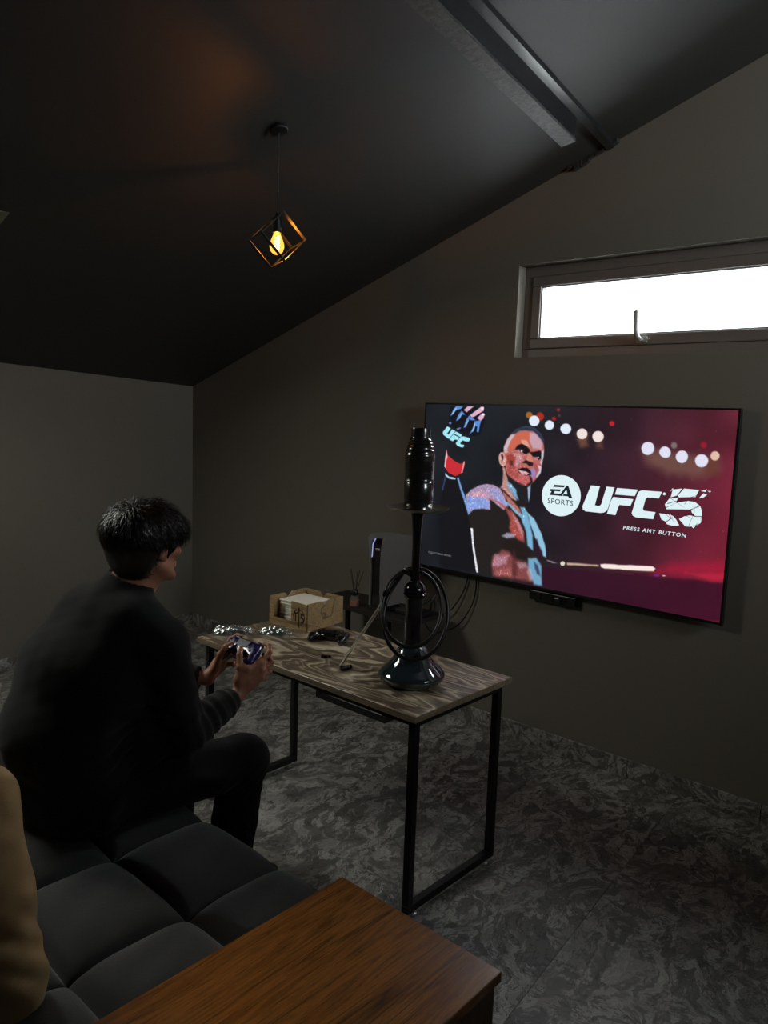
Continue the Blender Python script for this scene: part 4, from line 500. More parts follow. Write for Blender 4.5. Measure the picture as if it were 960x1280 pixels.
LOGO_SHAPES={'logo_disc':[[(0.5854,0.2533),(0.5854,0.2627),(0.5838,0.2719),(0.5807,0.2809),(0.5762,0.2894),(0.5704,0.2972),(0.5634,0.3041),(0.5554,0.3099),(0.5466,0.3146),(0.5371,0.3178),(0.5272,0.3197),(0.5172,0.3201),(0.5073,0.3189),(0.4976,0.3163),(0.4886,0.3123),(0.4804,0.3068),(0.4732,0.3002),(0.4673,0.2925),(0.4627,0.284),(0.4597,0.2749),(0.4582,0.2653),(0.4584,0.2556),(0.4602,0.246),(0.4635,0.2368),(0.4683,0.2281),(0.4745,0.2203),(0.4819,0.2134),(0.4902,0.2078),(0.4993,0.2034),(0.5089,0.2004),(0.5188,0.1989),(0.5288,0.1989),(0.5386,0.2004),(0.5479,0.2032),(0.5566,0.2075),(0.5644,0.2129),(0.5712,0.2195),(0.5768,0.227),(0.5811,0.2353),(0.584,0.2441)]],'emblem_letter_e':[[(0.4978,0.2288),(0.5335,0.228),(0.5303,0.2342),(0.494,0.2357)],[(0.4865,0.2424),(0.5211,0.2409),(0.518,0.2472),(0.5016,0.2476),(0.4971,0.254),(0.5256,0.2535),(0.5219,0.2598),(0.4834,0.2607),(0.49,0.2492),(0.4832,0.2481)]],'emblem_letter_a':[[(0.5377,0.2287),(0.5442,0.2281),(0.5592,0.2633),(0.5485,0.2633),(0.5458,0.2592),(0.5267,0.2594),(0.531,0.253),(0.5424,0.2531),(0.5385,0.2394),(0.5249,0.2601),(0.5152,0.2605)]],'title_letter_u':[[(0.6154,0.221),(0.643,0.2207),(0.6313,0.2763),(0.641,0.2774),(0.6466,0.2763),(0.6507,0.2717),(0.6631,0.2205),(0.6873,0.2205),(0.6716,0.2821),(0.6677,0.2893),(0.6602,0.2943),(0.6509,0.2964),(0.6036,0.2967),(0.5952,0.2923),(0.5934,0.2829)]],'title_letter_f':[[(0.6944,0.2214),(0.7546,0.2207),(0.7477,0.239),(0.6898,0.2399)],[(0.6855,0.2475),(0.7441,0.248),(0.7372,0.2675),(0.7045,0.2678),(0.6953,0.2977),(0.6699,0.2969),(0.6796,0.2574)]],'title_letter_c':[[(0.7667,0.2216),(0.8223,0.2206),(0.8152,0.2391),(0.7846,0.239),(0.7788,0.2436),(0.7732,0.2714),(0.7762,0.2766),(0.8091,0.277),(0.804,0.2966),(0.7558,0.2971),(0.7461,0.2936),(0.7424,0.2868),(0.7546,0.2338),(0.7587,0.2254)]],'title_digit':[[(0.8509,0.2121),(0.8758,0.207),(0.8629,0.2267),(0.8472,0.233)],[(0.8806,0.2066),(0.9197,0.207),(0.9119,0.2259),(0.8691,0.2309),(0.8649,0.2274)],[(0.844,0.2363),(0.8662,0.2322),(0.8626,0.2472),(0.836,0.2608),(0.8329,0.2532)],[(0.8673,0.2448),(0.8929,0.2383),(0.911,0.2389),(0.924,0.2468),(0.9087,0.257),(0.9004,0.2598),(0.8364,0.2657),(0.839,0.2609)],[(0.926,0.2485),(0.9313,0.2613),(0.9319,0.2738),(0.916,0.2755),(0.9063,0.2679),(0.9033,0.2605),(0.9111,0.2568)],[(0.9017,0.2752),(0.9152,0.2776),(0.9311,0.2758),(0.9274,0.2877),(0.918,0.2995),(0.9032,0.3051),(0.8917,0.3056),(0.8737,0.2881),(0.8866,0.2798)],[(0.8194,0.2789),(0.8444,0.2786),(0.853,0.2875),(0.8391,0.299),(0.8267,0.2945)],[(0.8473,0.2783),(0.8575,0.2821),(0.866,0.29),(0.8756,0.3046),(0.8622,0.3086),(0.8426,0.3056),(0.8402,0.3009),(0.8551,0.2883)],[(0.9246,0.2094),(0.9395,0.2033),(0.9359,0.2103)],[(0.9412,0.2074),(0.9505,0.2075),(0.947,0.2107)],[(0.9206,0.2289),(0.9311,0.2145),(0.9411,0.2174),(0.9325,0.2249)],[(0.8444,0.2176),(0.8506,0.2082),(0.8527,0.21)],[(0.9078,0.3036),(0.9182,0.3023),(0.913,0.3083)],[(0.9208,0.2991),(0.9322,0.2776),(0.9306,0.2922)]],'title_dot':[[(0.8326,0.2251),(0.8323,0.2271),(0.8312,0.2286),(0.8295,0.2293),(0.8277,0.2289),(0.8263,0.2276),(0.8257,0.2257),(0.826,0.2237),(0.8271,0.2222),(0.8288,0.2215),(0.8306,0.2218),(0.832,0.2232)]]}
# ------------------------------------------------------------------ television
TX0, TX1, TZ0, TZ1, TY = -2.729, -1.071, 0.852, 1.7535, 3.37
TVW = TX1-TX0
tv = thing('television', 'large flat television showing a fight game title screen', 'television', ((TX0+TX1)/2, YW, TZ0))
O_ = Vector(((TX0+TX1)/2, YW, TZ0))
def loc(o): 
    o.location = -O_; return o
bm = BM(); box(bm, TX0-0.009, TX1+0.009, TY+0.002, TY+0.028, TZ0-0.011, TZ1+0.008); loc(obj('back_case', bm, BLACKPL, tv, bevel=0.003))
bm = BM(); box(bm, -2.2, -1.6, TY+0.028, YW, 1.1, 1.5); loc(obj('wall_mount', bm, BLACKMETAL, tv, bevel=0.004))
bm = BM()
box(bm, TX0-0.009, TX1+0.009, TY-0.004, TY+0.004, TZ1, TZ1+0.008); box(bm, TX0-0.009, TX1+0.009, TY-0.004, TY+0.004, TZ0-0.011, TZ0)
box(bm, TX0-0.009, TX0, TY-0.004, TY+0.004, TZ0, TZ1); box(bm, TX1, TX1+0.009, TY-0.004, TY+0.004, TZ0, TZ1)
loc(obj('bezel', bm, mat('tv_bezel', (0.01, 0.01, 0.011, 1), 0.25), tv))

# the picture, coloured point by point on a fine grid
NX, NY = 600, 326
uu = (np.arange(NX+1)/NX).astype(np.float32); vv = (np.arange(NY+1)/NY*(TZ1-TZ0)/TVW).astype(np.float32)
U, V = np.meshgrid(uu, vv)          # v grows downwards
img = np.zeros((NY+1, NX+1, 3), dtype=np.float32)
t1 = (np.clip((U-0.30)/0.7, 0, 1)**1.8)[..., None]; t2 = np.clip(V/0.54, 0, 1)[..., None]
c00, c10, c01, c11 = [np.array(c, dtype=np.float32) for c in ((27, 31, 37), (96, 36, 50), (26, 29, 35), (128, 30, 52))]
img = (c00*(1-t1)+c10*t1)*(1-t2)+(c01*(1-t1)+c11*t1)*t2
mid = np.exp(-((U-0.62)/0.2)**2-((V-0.25)/0.3)**2)[..., None]; img = img*(1-0.25*mid)+np.array((44, 24, 36))*0.25*mid
rng = np.random.RandomState(5)
def vnoise(fx, fy):
    g = rng.rand(fy+2, fx+2).astype(np.float32); x = U*fx; y = V/0.5437*fy
    xi = np.minimum(x.astype(int), fx); yi = np.minimum(y.astype(int), fy); tx = x-xi; ty = y-yi; tx = tx*tx*(3-2*tx); ty = ty*ty*(3-2*ty)
    return (g[yi, xi]*(1-tx)+g[yi, xi+1]*tx)*(1-ty)+(g[yi+1, xi]*(1-tx)+g[yi+1, xi+1]*tx)*ty
n_big = vnoise(14, 8); n_mid = vnoise(60, 34); n_fine = vnoise(260, 142)
img *= (0.86+0.28*n_big)[..., None]
def ppoly(pts, c, soft, alpha):
    P = np.array(pts, dtype=np.float32); m_ = soft*1.5+0.004
    x0, x1 = P[:, 0].min()-m_, P[:, 0].max()+m_; y0, y1 = P[:, 1].min()-m_, P[:, 1].max()+m_
    i0, i1 = max(0, int(x0*NX)), min(NX+1, int(x1*NX)+2); j0, j1 = max(0, int(y0/0.5437*NY)), min(NY+1, int(y1/0.5437*NY)+2)
    if i1 <= i0 or j1 <= j0: return
    X = U[j0:j1, i0:i1]; Y = V[j0:j1, i0:i1]; d = np.full(X.shape, 1e9, dtype=np.float32); ins = np.zeros(X.shape, dtype=bool)
    for a, b in zip(P, np.roll(P, -1, 0)):
        e = b-a; wx = X-a[0]; wy = Y-a[1]; t = np.clip((wx*e[0]+wy*e[1])/(e@e+1e-12), 0, 1)
        d = np.minimum(d, (wx-e[0]*t)**2+(wy-e[1]*t)**2)
        cnd = ((a[1] > Y) != (b[1] > Y)); xi = a[0]+(Y-a[1])*e[0]/(e[1] if abs(e[1]) > 1e-9 else 1e-9); ins ^= cnd & (X < xi)
    sd = np.sqrt(d)*np.where(ins, -1, 1); s_ = max(soft, 0.0009)
    sd = sd+(n_mid[j0:j1, i0:i1]-0.5)*min(soft*0.9, 0.006)
    a_ = np.clip(0.5-sd/(2*s_), 0, 1); a_ = (a_*a_*(3-2*a_)*alpha)[..., None]
    col = np.array(c, dtype=np.float32)
    img[j0:j1, i0:i1] = img[j0:j1, i0:i1]*(1-a_)+col*a_
for pts, c, s_, al in SCREEN_SHAPES: ppoly(pts, c, s_, al)
# wet-skin sparkle on the fighter, dust elsewhere
body_m = ((U > 0.16) & (U < 0.405) & (V > 0.13)).astype(np.float32)
lum = img.mean(2)
sp = 0.55*np.clip((n_fine-0.84)*5, 0, 1)*body_m*np.clip((lum-45)/70, 0, 1)
img += (np.array((150, 150, 175))*sp[..., None])
img *= (1+(n_fine-0.5)*0.25*np.clip((lum-40)/60, 0, 1)*body_m)[..., None]
dust = (rng.rand(*U.shape) > 0.9992)[..., None]*np.array((60, 45, 50))*(rng.rand(*U.shape)[..., None]); img += dust
img = np.clip(img, 0, 255)/255.0
lin = np.where(img <= 0.04045, img/12.92, ((img+0.055)/1.055)**2.4).astype(np.float32)
nv = (NX+1)*(NY+1); co = np.zeros((nv, 3), dtype=np.float32)
co[:, 0] = (TX0+U*TVW).ravel(); co[:, 1] = TY-0.001; co[:, 2] = (TZ1-V*TVW).ravel(); co -= np.array(O_)
ii, jj = np.meshgrid(np.arange(NX), np.arange(NY)); a0 = (jj*(NX+1)+ii).ravel(); quads = np.stack([a0, a0+NX+1, a0+NX+2, a0+1], 1).astype(np.int32)
me = bpy.data.meshes.new('screen'); me.vertices.add(nv); me.vertices.foreach_set('co', co.ravel())
nq = len(quads); me.loops.add(nq*4); me.loops.foreach_set('vertex_index', quads.ravel()); me.polygons.add(nq)
me.polygons.foreach_set('loop_start', np.arange(nq, dtype=np.int32)*4); me.update(calc_edges=True)
ca = me.color_attributes.new('picture', 'FLOAT_COLOR', 'POINT'); ca.data.foreach_set('color', np.concatenate([lin.reshape(-1, 3), np.ones((nv, 1), dtype=np.float32)], 1).ravel())
SCR = mat('lit_screen', (0.004, 0.004, 0.005, 1), 0.18); at_ = N(SCR, 'ShaderNodeAttribute'); at_.attribute_name = 'picture'
LK(SCR, at_.outputs['Color'], SCR.node_tree.nodes['Principled BSDF'].inputs['Emission Color']); SCREEN_GAIN = 1.0
SCR.node_tree.nodes['Principled BSDF'].inputs['Emission Strength'].default_value = SCREEN_GAIN
screen = link_mesh('screen', me, SCR, tv)

def glow(name, c): 
    m = mat(name, (0, 0, 0, 1), 0.3); b = m.node_tree.nodes['Principled BSDF']; b.inputs['Emission Color'].default_value = c; b.inputs['Emission Strength'].default_value = SCREEN_GAIN
    return m
WHITE_E = glow('lit_white_print', srgb(222, 242, 246)); BLACK_E = glow('dark_print', srgb(24, 34, 44)); GREY_E = glow('grey_print', srgb(120, 122, 128)); CRACK_E = glow('crack_print', srgb(60, 28, 40))
def flat(name, polys, m, y):
    bm = BM()
    for P in polys:
        vs = [bm.verts.new((TX0+p[0]*TVW-O_.x, y-O_.y, TZ1-p[1]*TVW-O_.z)) for p in P]; bm.faces.new(vs)
    bm.normal_update(); bmesh.ops.triangulate(bm, faces=bm.faces)
    me = bpy.data.meshes.new(name); bm.to_mesh(me); bm.free(); return link_mesh(name, me, m, screen)
for nm, polys in LOGO_SHAPES.items():
    y = TY-0.0018 if nm != 'logo_disc' else TY-0.0014
    flat(nm, polys, BLACK_E if nm.startswith('emblem') else WHITE_E, y)
def uvtext(name, txt, u0, u1, v0, v1, m, y, **kw):
    me = text_mesh(txt, (u1-u0)*TVW, (v1-v0)*TVW, **kw); o = link_mesh(name, me, m, screen)
    o.rotation_euler = (PI/2, 0, 0); o.location = (TX0+u0*TVW-O_.x, y-O_.y, TZ1-v1*TVW-O_.z)
    return o
uvtext('emblem_lettering', 'SPORTS', 0.4790, 0.5625, 0.2700, 0.2858, BLACK_E, TY-0.0018, bold=0.004, spacing=1.05)
uvtext('prompt_lettering', 'PRESS ANY BUTTON', 0.7210, 0.8962, 0.3245, 0.3350, WHITE_E, TY-0.0018, bold=0.012, shear=0.12, spacing=1.25)
uvtext('small_lettering', '\u00a9 2023 ELECTRONIC ARTS INC.', 0.0340, 0.1320, 0.4945, 0.5005, GREY_E, TY-0.0018, bold=0.01)
# dark fracture lines across the digit
dg = LOGO_SHAPES['title_digit']; ux = [p[0] for P in dg for p in P]; vy = [p[1] for P in dg for p in P]
x0, x1, y0, y1 = min(ux), max(ux), min(vy), max(vy)
def crack(a, b, w=0.0012):
    a = Vector((x0+(x1-x0)*a[0], y0+(y1-y0)*a[1])); b = Vector((x0+(x1-x0)*b[0], y0+(y1-y0)*b[1])); n_ = (b-a).orthogonal().normalized()*w/2
    return [tuple(a+n_), tuple(a-n_), tuple(b-n_*0.3), tuple(b+n_*0.3)]
tag(flat('fracture_lines', [crack((0.15, 0.45), (0.85, 0.12), 0.002), (crack((0.2, 0.3), (0.5, 0.5))), crack((0.5, 0.42), (0.62, 0.22)), crack((0.55, 0.6), (0.8, 0.4)),
     crack((0.5, 0.68), (0.72, 0.78)), crack((0.62, 0.95), (0.72, 0.55)), crack((0.1, 0.7), (0.34, 0.88)), crack((0.25, 0.65), (0.3, 0.9))], CRACK_E, TY-0.0022), kind='stuff')

# power strip under the television and its wires
ps = thing('power_strip', 'small black power strip on the wall under the screen', 'power strip', (-1.895, YW, 0.80))
boxobj('housing', (-0.13, 0.13, -0.035, 0.0, -0.025, 0.025), BLACKPL, ps, 0.004)
for i in range(3):
    bm = BM(); T = Matrix.Translation((-0.08+i*0.07, -0.036, 0.0)) @ Matrix.Rotation(PI/2, 4, 'X'); lathe(bm, [(0.021, -0.001), (0.021, 0.003), (0.018, 0.0032), (0.017, 0.0005), (0.0, 0.0005)], n=20, T=T); obj('socket', bm, BLACKPL, ps, smooth=True, sharp=40)
bm = BM(); box(bm, 0.028, 0.056, -0.062, -0.036, -0.014, 0.014); obj('plug', bm, BLACKPL, ps, bevel=0.004)
bm = BM(); tube(bm, spline([(-2.42, 3.416, 0.86), (-2.45, 3.416, 0.74), (-2.52, 3.40, 0.62), (-2.60, 3.38, 0.585), (-2.625, 3.375, 0.66), (-2.64, 3.30, 0.640)], 8), 0.004, 8)
tag(obj('power_cable', bm, BLACKPL, smooth=True), 'upper of the two thin black cables looping from screen down to console shelf', 'cable', 'cables under the screen')
bm = BM(); tube(bm, spline([(-2.37, 3.416, 0.86), (-2.38, 3.416, 0.70), (-2.46, 3.40, 0.55), (-2.58, 3.39, 0.48), (-2.66, 3.395, 0.47), (-2.72, 3.39, 0.56), (-2.72, 3.38, 0.64), (-2.70, 3.33, 0.618)], 8), 0.004, 8)
tag(obj('signal_cable', bm, BLACKPL, smooth=True), 'lower thin black cable hanging in a deeper loop below the screen', 'cable', 'cables under the screen')
# ------------------------------------------------------------------ gaming table
TT = 0.727
tx0, tx1, ty0, ty1 = -2.692, -1.492, 1.848, 2.412
tb = thing('table', 'marbled brown stone-look table on black square steel frames', 'table', ((tx0+tx1)/2, (ty0+ty1)/2, 0))
tw_, td_ = (tx1-tx0)/2, (ty1-ty0)/2
boxobj('tabletop', (-tw_, tw_, -td_, td_, TT-0.022, TT), agate('agate_laminate'), tb, 0.0012, seg=1)
EDGE = timber('edge_band', srgb(112, 98, 80), srgb(150, 134, 110), srgb(128, 112, 92), 'X', 0.45)
bm = BM()
for q in ((-tw_-0.0012, tw_+0.0012, -td_-0.0012, -td_+0.0002), (-tw_-0.0012, tw_+0.0012, td_-0.0002, td_+0.0012), (-tw_-0.0012, -tw_+0.0002, -td_, td_), (tw_-0.0002, tw_+0.0012, -td_, td_)):
    box(bm, *q, TT-0.0222, TT-0.0008)
obj('edge_band', bm, EDGE, tb)
lg = 0.028
lx, ly = tw_-0.034, td_-0.040
for sx in (-1, 1):
    for sy in (-1, 1):
        boxobj('leg', (sx*lx-lg/2, sx*lx+lg/2, sy*ly-lg/2, sy*ly+lg/2, 0.045, TT-0.022), BLACKMETAL, tb, 0.0015, seg=1)
        bm = BM(); lathe(bm, [(0.0, 0), (0.014, 0.0), (0.015, 0.004), (0.011, 0.007), (0.005, 0.008), (0.005, 0.018), (0, 0.018)], (sx*lx, sy*(ly-0.03), 0), 16)
        obj('levelling_foot', bm, CHROME, tb, smooth=True, sharp=40)
    boxobj('foot_rail', (sx*lx-lg/2, sx*lx+lg/2, -ly-lg/2, ly+lg/2, 0.017, 0.0449), BLACKMETAL, tb, 0.0015, seg=1)
    boxobj('top_rail', (sx*lx-lg/2+0.001, sx*lx+lg/2-0.001, -ly+lg/2, ly-lg/2, TT-0.050, TT-0.0221), BLACKMETAL, tb)
for sy in (-1, 1):
    boxobj('side_rail', (-lx+lg/2, lx-lg/2, sy*ly-lg/2+0.001, sy*ly+lg/2-0.001, TT-0.048, TT-0.0221), BLACKMETAL, tb)

# ------------------------------------------------------------------ low console shelf behind the table
cs = thing('console_shelf', 'low black shelf on steel legs behind the marbled table', 'shelf', (-2.895, 3.19, 0))
DARKWOOD = timber('dark_shelf_wood', srgb(30, 26, 22), srgb(44, 38, 32), srgb(36, 31, 27), 'X', 0.5)
boxobj('shelf_top', (-0.375, 0.375, -0.15, 0.15, 0.585, 0.607), DARKWOOD, cs, 0.0015, seg=1)
for sx in (-0.335, 0.195):
    for sy in (-0.115, 0.115):
        boxobj('leg', (sx-0.0125, sx+0.0125, sy-0.0125, sy+0.0125, 0.0251, 0.585), BLACKMETAL, cs)
    boxobj('foot_rail', (sx-0.0125, sx+0.0125, -0.1275, 0.1275, 0.0, 0.025), BLACKMETAL, cs)
for sy in (-0.115, 0.115):
    boxobj('side_rail', (-0.3225, 0.1825, sy-0.0125, sy+0.0125, 0.0, 0.025), BLACKMETAL, cs)
rt = thing('router', 'flat black box on the console shelf behind the water pipe', 'router', (-2.625, 3.2, 0.607))
boxobj('housing', (-0.085, 0.085, -0.06, 0.06, 0.0, 0.028), BLACKPL, rt, 0.006)
bm = BM(); tube(bm, [(0.07, 0.055, 0.02), (0.072, 0.06, 0.06), (0.095, 0.066, 0.12)], [0.006, 0.006, 0.004], 8); obj('antenna', bm, BLACKPL, rt, smooth=True)

LIGHTS = {-1: bpy.data.meshes.new('status_light'), 1: bpy.data.meshes.new('status_light')}
# game console: two pale winged panels round a black core
gc = thing('game_console', 'tall white and black game console standing on the low shelf', 'game console', (-2.802, 3.075, 0.607))
def wing(bm, xin, sgn):
    # side panel outline in y,z with flared upper front corner; thickness grows outwards at the top
    out = [(0.0, 0.03), (-0.004, 0.12), (-0.006, 0.25), (-0.012, 0.36), (-0.010, 0.405), (0.006, 0.425), (0.03, 0.430), (0.13, 0.424), (0.235, 0.412), (0.255, 0.40), (0.262, 0.37), (0.258, 0.20), (0.25, 0.03)]
    A_ = []; B_ = []
    for (y, z) in out:
        fl = 0.010*max(0, (z-0.2)/0.2)**2*(1 if y < 0.1 else 0.4)+0.006*(abs(z-0.22)/0.2)**2
        A_.append(bm.verts.new((xin+sgn*fl, y, z))); B_.append(bm.verts.new((xin+sgn*(fl+0.007), y, z)))
    cA = bm.verts.new((xin, 0.125, 0.22)); cB = bm.verts.new((xin+sgn*0.008, 0.125, 0.22)); n = len(out)
    for i in range(n):
        j = (i+1) % n; bm.faces.new((A_[i], A_[j], cA)); bm.faces.new((B_[i], B_[j], cB)); bm.faces.new((A_[i], A_[j], B_[j], B_[i]))
PSW = mat('matte_white_plastic', srgb(112, 108, 102), 0.5)
for sg, nm in ((-1, 'side_panel'), (1, 'side_panel')):
    bm = BM(); wing(bm, sg*0.034, sg); obj(nm, bm, PSW, gc, smooth=True, sharp=30, bevel=0.0)
bm = BM(); prism(bm, [(0.010, 0.025), (0.008, 0.30), (0.012, 0.375), (0.030, 0.405), (0.235, 0.395), (0.245, 0.37), (0.24, 0.025)], 'X', -0.033, 0.033); obj('core', bm, BLACKGLOSS, gc, bevel=0.006)
for sg in (-1, 1):
    bm = BM(); prism(bm, [(0.006, 0.30), (0.010, 0.372), (0.030, 0.402), (0.028, 0.404), (0.006, 0.376), (0.002, 0.30)], 'X', sg*0.0345-0.001, sg*0.0345+0.001)
    bm.to_mesh(LIGHTS[sg]); bm.free()
m_ = mat('status_light', (0, 0, 0, 1), 0.4); pb = m_.node_tree.nodes['Principled BSDF']; pb.inputs['Emission Color'].default_value = (0.45, 0.5, 1, 1); pb.inputs['Emission Strength'].default_value = 0.9
for me_ in LIGHTS.values(): link_mesh('status_light', me_, m_, gc)
bm = BM(); box(bm, -0.012, 0.016, 0.0045, 0.012, 0.342, 0.354); obj('disc_label', bm, CHROME, gc, bevel=0.002)
bm = BM(); lathe(bm, [(0, 0), (0.07, 0), (0.072, 0.006), (0.05, 0.020), (0.03, 0.028), (0, 0.028)], (0, 0.13, 0), 32); obj('stand', bm, BLACKPL, gc, smooth=True, sharp=30)

# reed diffuser
rd = thing('reed_diffuser', 'small glass reed diffuser with black cap beside the game console', 'diffuser', (-2.965, 3.085, 0.607))
bm = BM(); lathe(bm, [(0, 0), (0.026, 0), (0.028, 0.004), (0.028, 0.045), (0.022, 0.056), (0.013, 0.062), (0.013, 0.07), (0, 0.07)], n=28)
obj('bottle', bm, mat('bottle_glass', (0.9, 0.85, 0.75, 1), 0.05, 0.0, Transmission_Weight=0.9, IOR=1.3), rd, smooth=True, sharp=40)
bm = BM(); lathe(bm, [(0, 0.004), (0.024, 0.004), (0.0245, 0.032), (0, 0.032)], n=28); obj('liquid', bm, mat('amber_liquid', srgb(170, 84, 34), 0.2), rd, smooth=True, sharp=40)
bm = BM(); lathe(bm, [(0.0, 0.062), (0.016, 0.062), (0.018, 0.068), (0.018, 0.088), (0.013, 0.094), (0, 0.094)], n=24); obj('cap', bm, BLACKPL, rd, smooth=True, sharp=40)
REED = mat('dark_reed', (0.02, 0.016, 0.012, 1), 0.8)
for (dx, dy) in ((-0.042, 0.01), (-0.02, -0.02), (0.004, 0.03), (0.024, -0.008), (0.046, 0.016)):
    bm = BM(); tube(bm, [(dx*0.1, dy*0.1, 0.05), (dx*0.3, dy*0.3, 0.10), (dx, dy, 0.205)], 0.0016, 6); obj('reed', bm, REED, rd)

# ------------------------------------------------------------------ sofa bed
VEL = fabric('charcoal_velvet', srgb(62, 63, 62), srgb(50, 51, 50), 140, 0.85, 0.25, 0.35)
sx_r, sx_step, ncx = -1.185, 0.3675, 4
sofa = thing('sofa', 'dark charcoal velvet sofa bed with square stitched pads', 'sofa', (-1.95, 0.6, 0))
yseams = [1.350, 1.040, 0.7275, 0.405, 0.09, -0.22]
def pad_mesh(lx_, ly_, h=0.062, n=18, front=False):
    bm = BM(); g = []
    for i in range(n+1):
        row = []
        for j in range(n+1):
            a = math.sin((i/n*2-1)*PI/2); b = math.sin((j/n*2-1)*PI/2)
            z = h*(max(0, 1-abs(a)**3.2)**0.42)*(max(0, 1-abs(b)**3.2)**0.42)
            z += 0.003*math.sin(i*1.3+j*0.7)*(1-a*a)*(1-b*b)
            row.append(bm.verts.new((a*lx_/2, b*ly_/2, z)))
        g.append(row)
    for i in range(n):
        for j in range(n): bm.faces.new((g[i][j], g[i+1][j], g[i+1][j+1], g[i][j+1]))
    # skirt
    ring = [g[i][0] for i in range(n+1)]+[g[n][j] for j in range(1, n+1)]+[g[i][n] for i in range(n-1, -1, -1)]+[g[0][j] for j in range(n-1, 0, -1)]
    low = [bm.verts.new((v.co.x*1.0, v.co.y*1.0, -0.07)) for v in ring]
    for k in range(len(ring)): bm.faces.new((ring[k], ring[(k+1) % len(ring)], low[(k+1) % len(ring)], low[k]))
    bm.faces.new(low)
    bmesh.ops.recalc_face_normals(bm, faces=bm.faces)
    me = bpy.data.meshes.new('seat_pad'); bm.to_mesh(me); bm.free(); me.materials.append(VEL); me.polygons.foreach_set('use_smooth', [True]*len(me.polygons)); me.set_sharp_from_angle(angle=1.2); return me
pads = {}
xe = [-1.30, -1.5525, -1.92, -2.2875, -2.655]
for i in range(4):
    for j in range(5):
        dx, dy = xe[i]-xe[i+1], yseams[j]-yseams[j+1]; key = (round(dx, 3), round(dy, 3))
        if key not in pads: pads[key] = pad_mesh(dx-0.002, dy-0.002)
        o = bpy.data.objects.new('seat_pad', pads[key]); COL.objects.link(o); o.parent = sofa
        o.location = ((xe[i]+xe[i+1])/2+1.95, (yseams[j]+yseams[j+1])/2-0.6, 0.385)
bm = BM(); box(bm, -2.65+1.95, -1.305+1.95, -0.215-0.6, 1.335-0.6, 0.12, 0.33); obj('base', bm, VEL, sofa, bevel=0.02, smooth=True, sharp=50)
for sx in (-0.64, 0.58):
    for sy in (-0.75, 0.66):
        bm = BM(); lathe(bm, [(0, 0), (0.018, 0), (0.026, 0.125), (0, 0.125)], (sx, sy, 0), 16); obj('leg', bm, BLACKPL, sofa, smooth=True, sharp=40)
bm = BM()
o = None
for i in range(4):
    dx = xe[i]-xe[i+1]; key = ('b', round(dx, 3))
    if key not in pads: pads[key] = pad_mesh(dx-0.002, 0.42)
    o = bpy.data.objects.new('back_pad', pads[key]); COL.objects.link(o); o.parent = sofa
    o.rotation_euler = (math.radians(-100), 0, 0); o.location = ((xe[i]+xe[i+1])/2+1.95, -0.345-0.6, 0.66)
bm.free()
bm = BM(); box(bm, -0.70, 0.645, -1.15, -1.01, 0.12, 0.88); obj('back_frame', bm, VEL, sofa, bevel=0.02, smooth=True, sharp=50)

# ------------------------------------------------------------------ wooden side unit
WAL = timber('walnut_top', srgb(96, 58, 22), srgb(158, 102, 48), srgb(128, 78, 34), 'Y', 0.26)
WAL2 = timber('walnut_side', srgb(60, 38, 22), srgb(98, 66, 40), srgb(80, 52, 30), 'Z', 0.5)
su = thing('side_table', 'walnut-look wooden side unit at the right end of the sofa', 'side table', (-1.05, 0.83, 0))
boxobj('top_panel', (-0.245, 0.243, -0.50, 0.502, 0.476, 0.501), WAL, su, 0.0015, seg=1)
boxobj('side_panel', (0.215, 0.233, -0.49, 0.492, 0.0, 0.476), WAL2, su, 0.001, seg=1)
boxobj('side_panel', (-0.235, -0.217, -0.49, 0.492, 0.0, 0.476), WAL2, su, 0.001, seg=1)
boxobj('end_panel', (-0.217, 0.215, 0.470, 0.488, 0.04, 0.476), WAL2, su, 0.001, seg=1)
boxobj('end_panel', (-0.217, 0.215, -0.488, -0.470, 0.04, 0.476), WAL2, su, 0.001, seg=1)
boxobj('shelf', (-0.217, 0.215, -0.470, 0.470, 0.06, 0.078), WAL2, su)

# ------------------------------------------------------------------ pendant lamp
LP = Vector((-2.378, 1.985, 0)); LZ = 2.335
pl_ = thing('pendant_lamp', 'black metal cube cage pendant with glowing amber filament bulb', 'lamp', (LP.x, LP.y, LZ))
zc = ceil_z(LP.x)-LZ
bm = BM(); T = Matrix.Translation((0, 0, zc)) @ Matrix.Rotation(-SK, 4, 'Y'); lathe(bm, [(0, -0.016), (0.030, -0.016), (0.034, -0.012), (0.034, 0.0), (0, 0.0)], n=32, T=T); obj('canopy', bm, BLACKMETAL, pl_, smooth=True, sharp=40)
bm = BM(); tube(bm, [(0, 0, 0.10), (0.0, 0, zc-0.02)], 0.0028, 8); obj('cord', bm, BLACKPL, pl_)
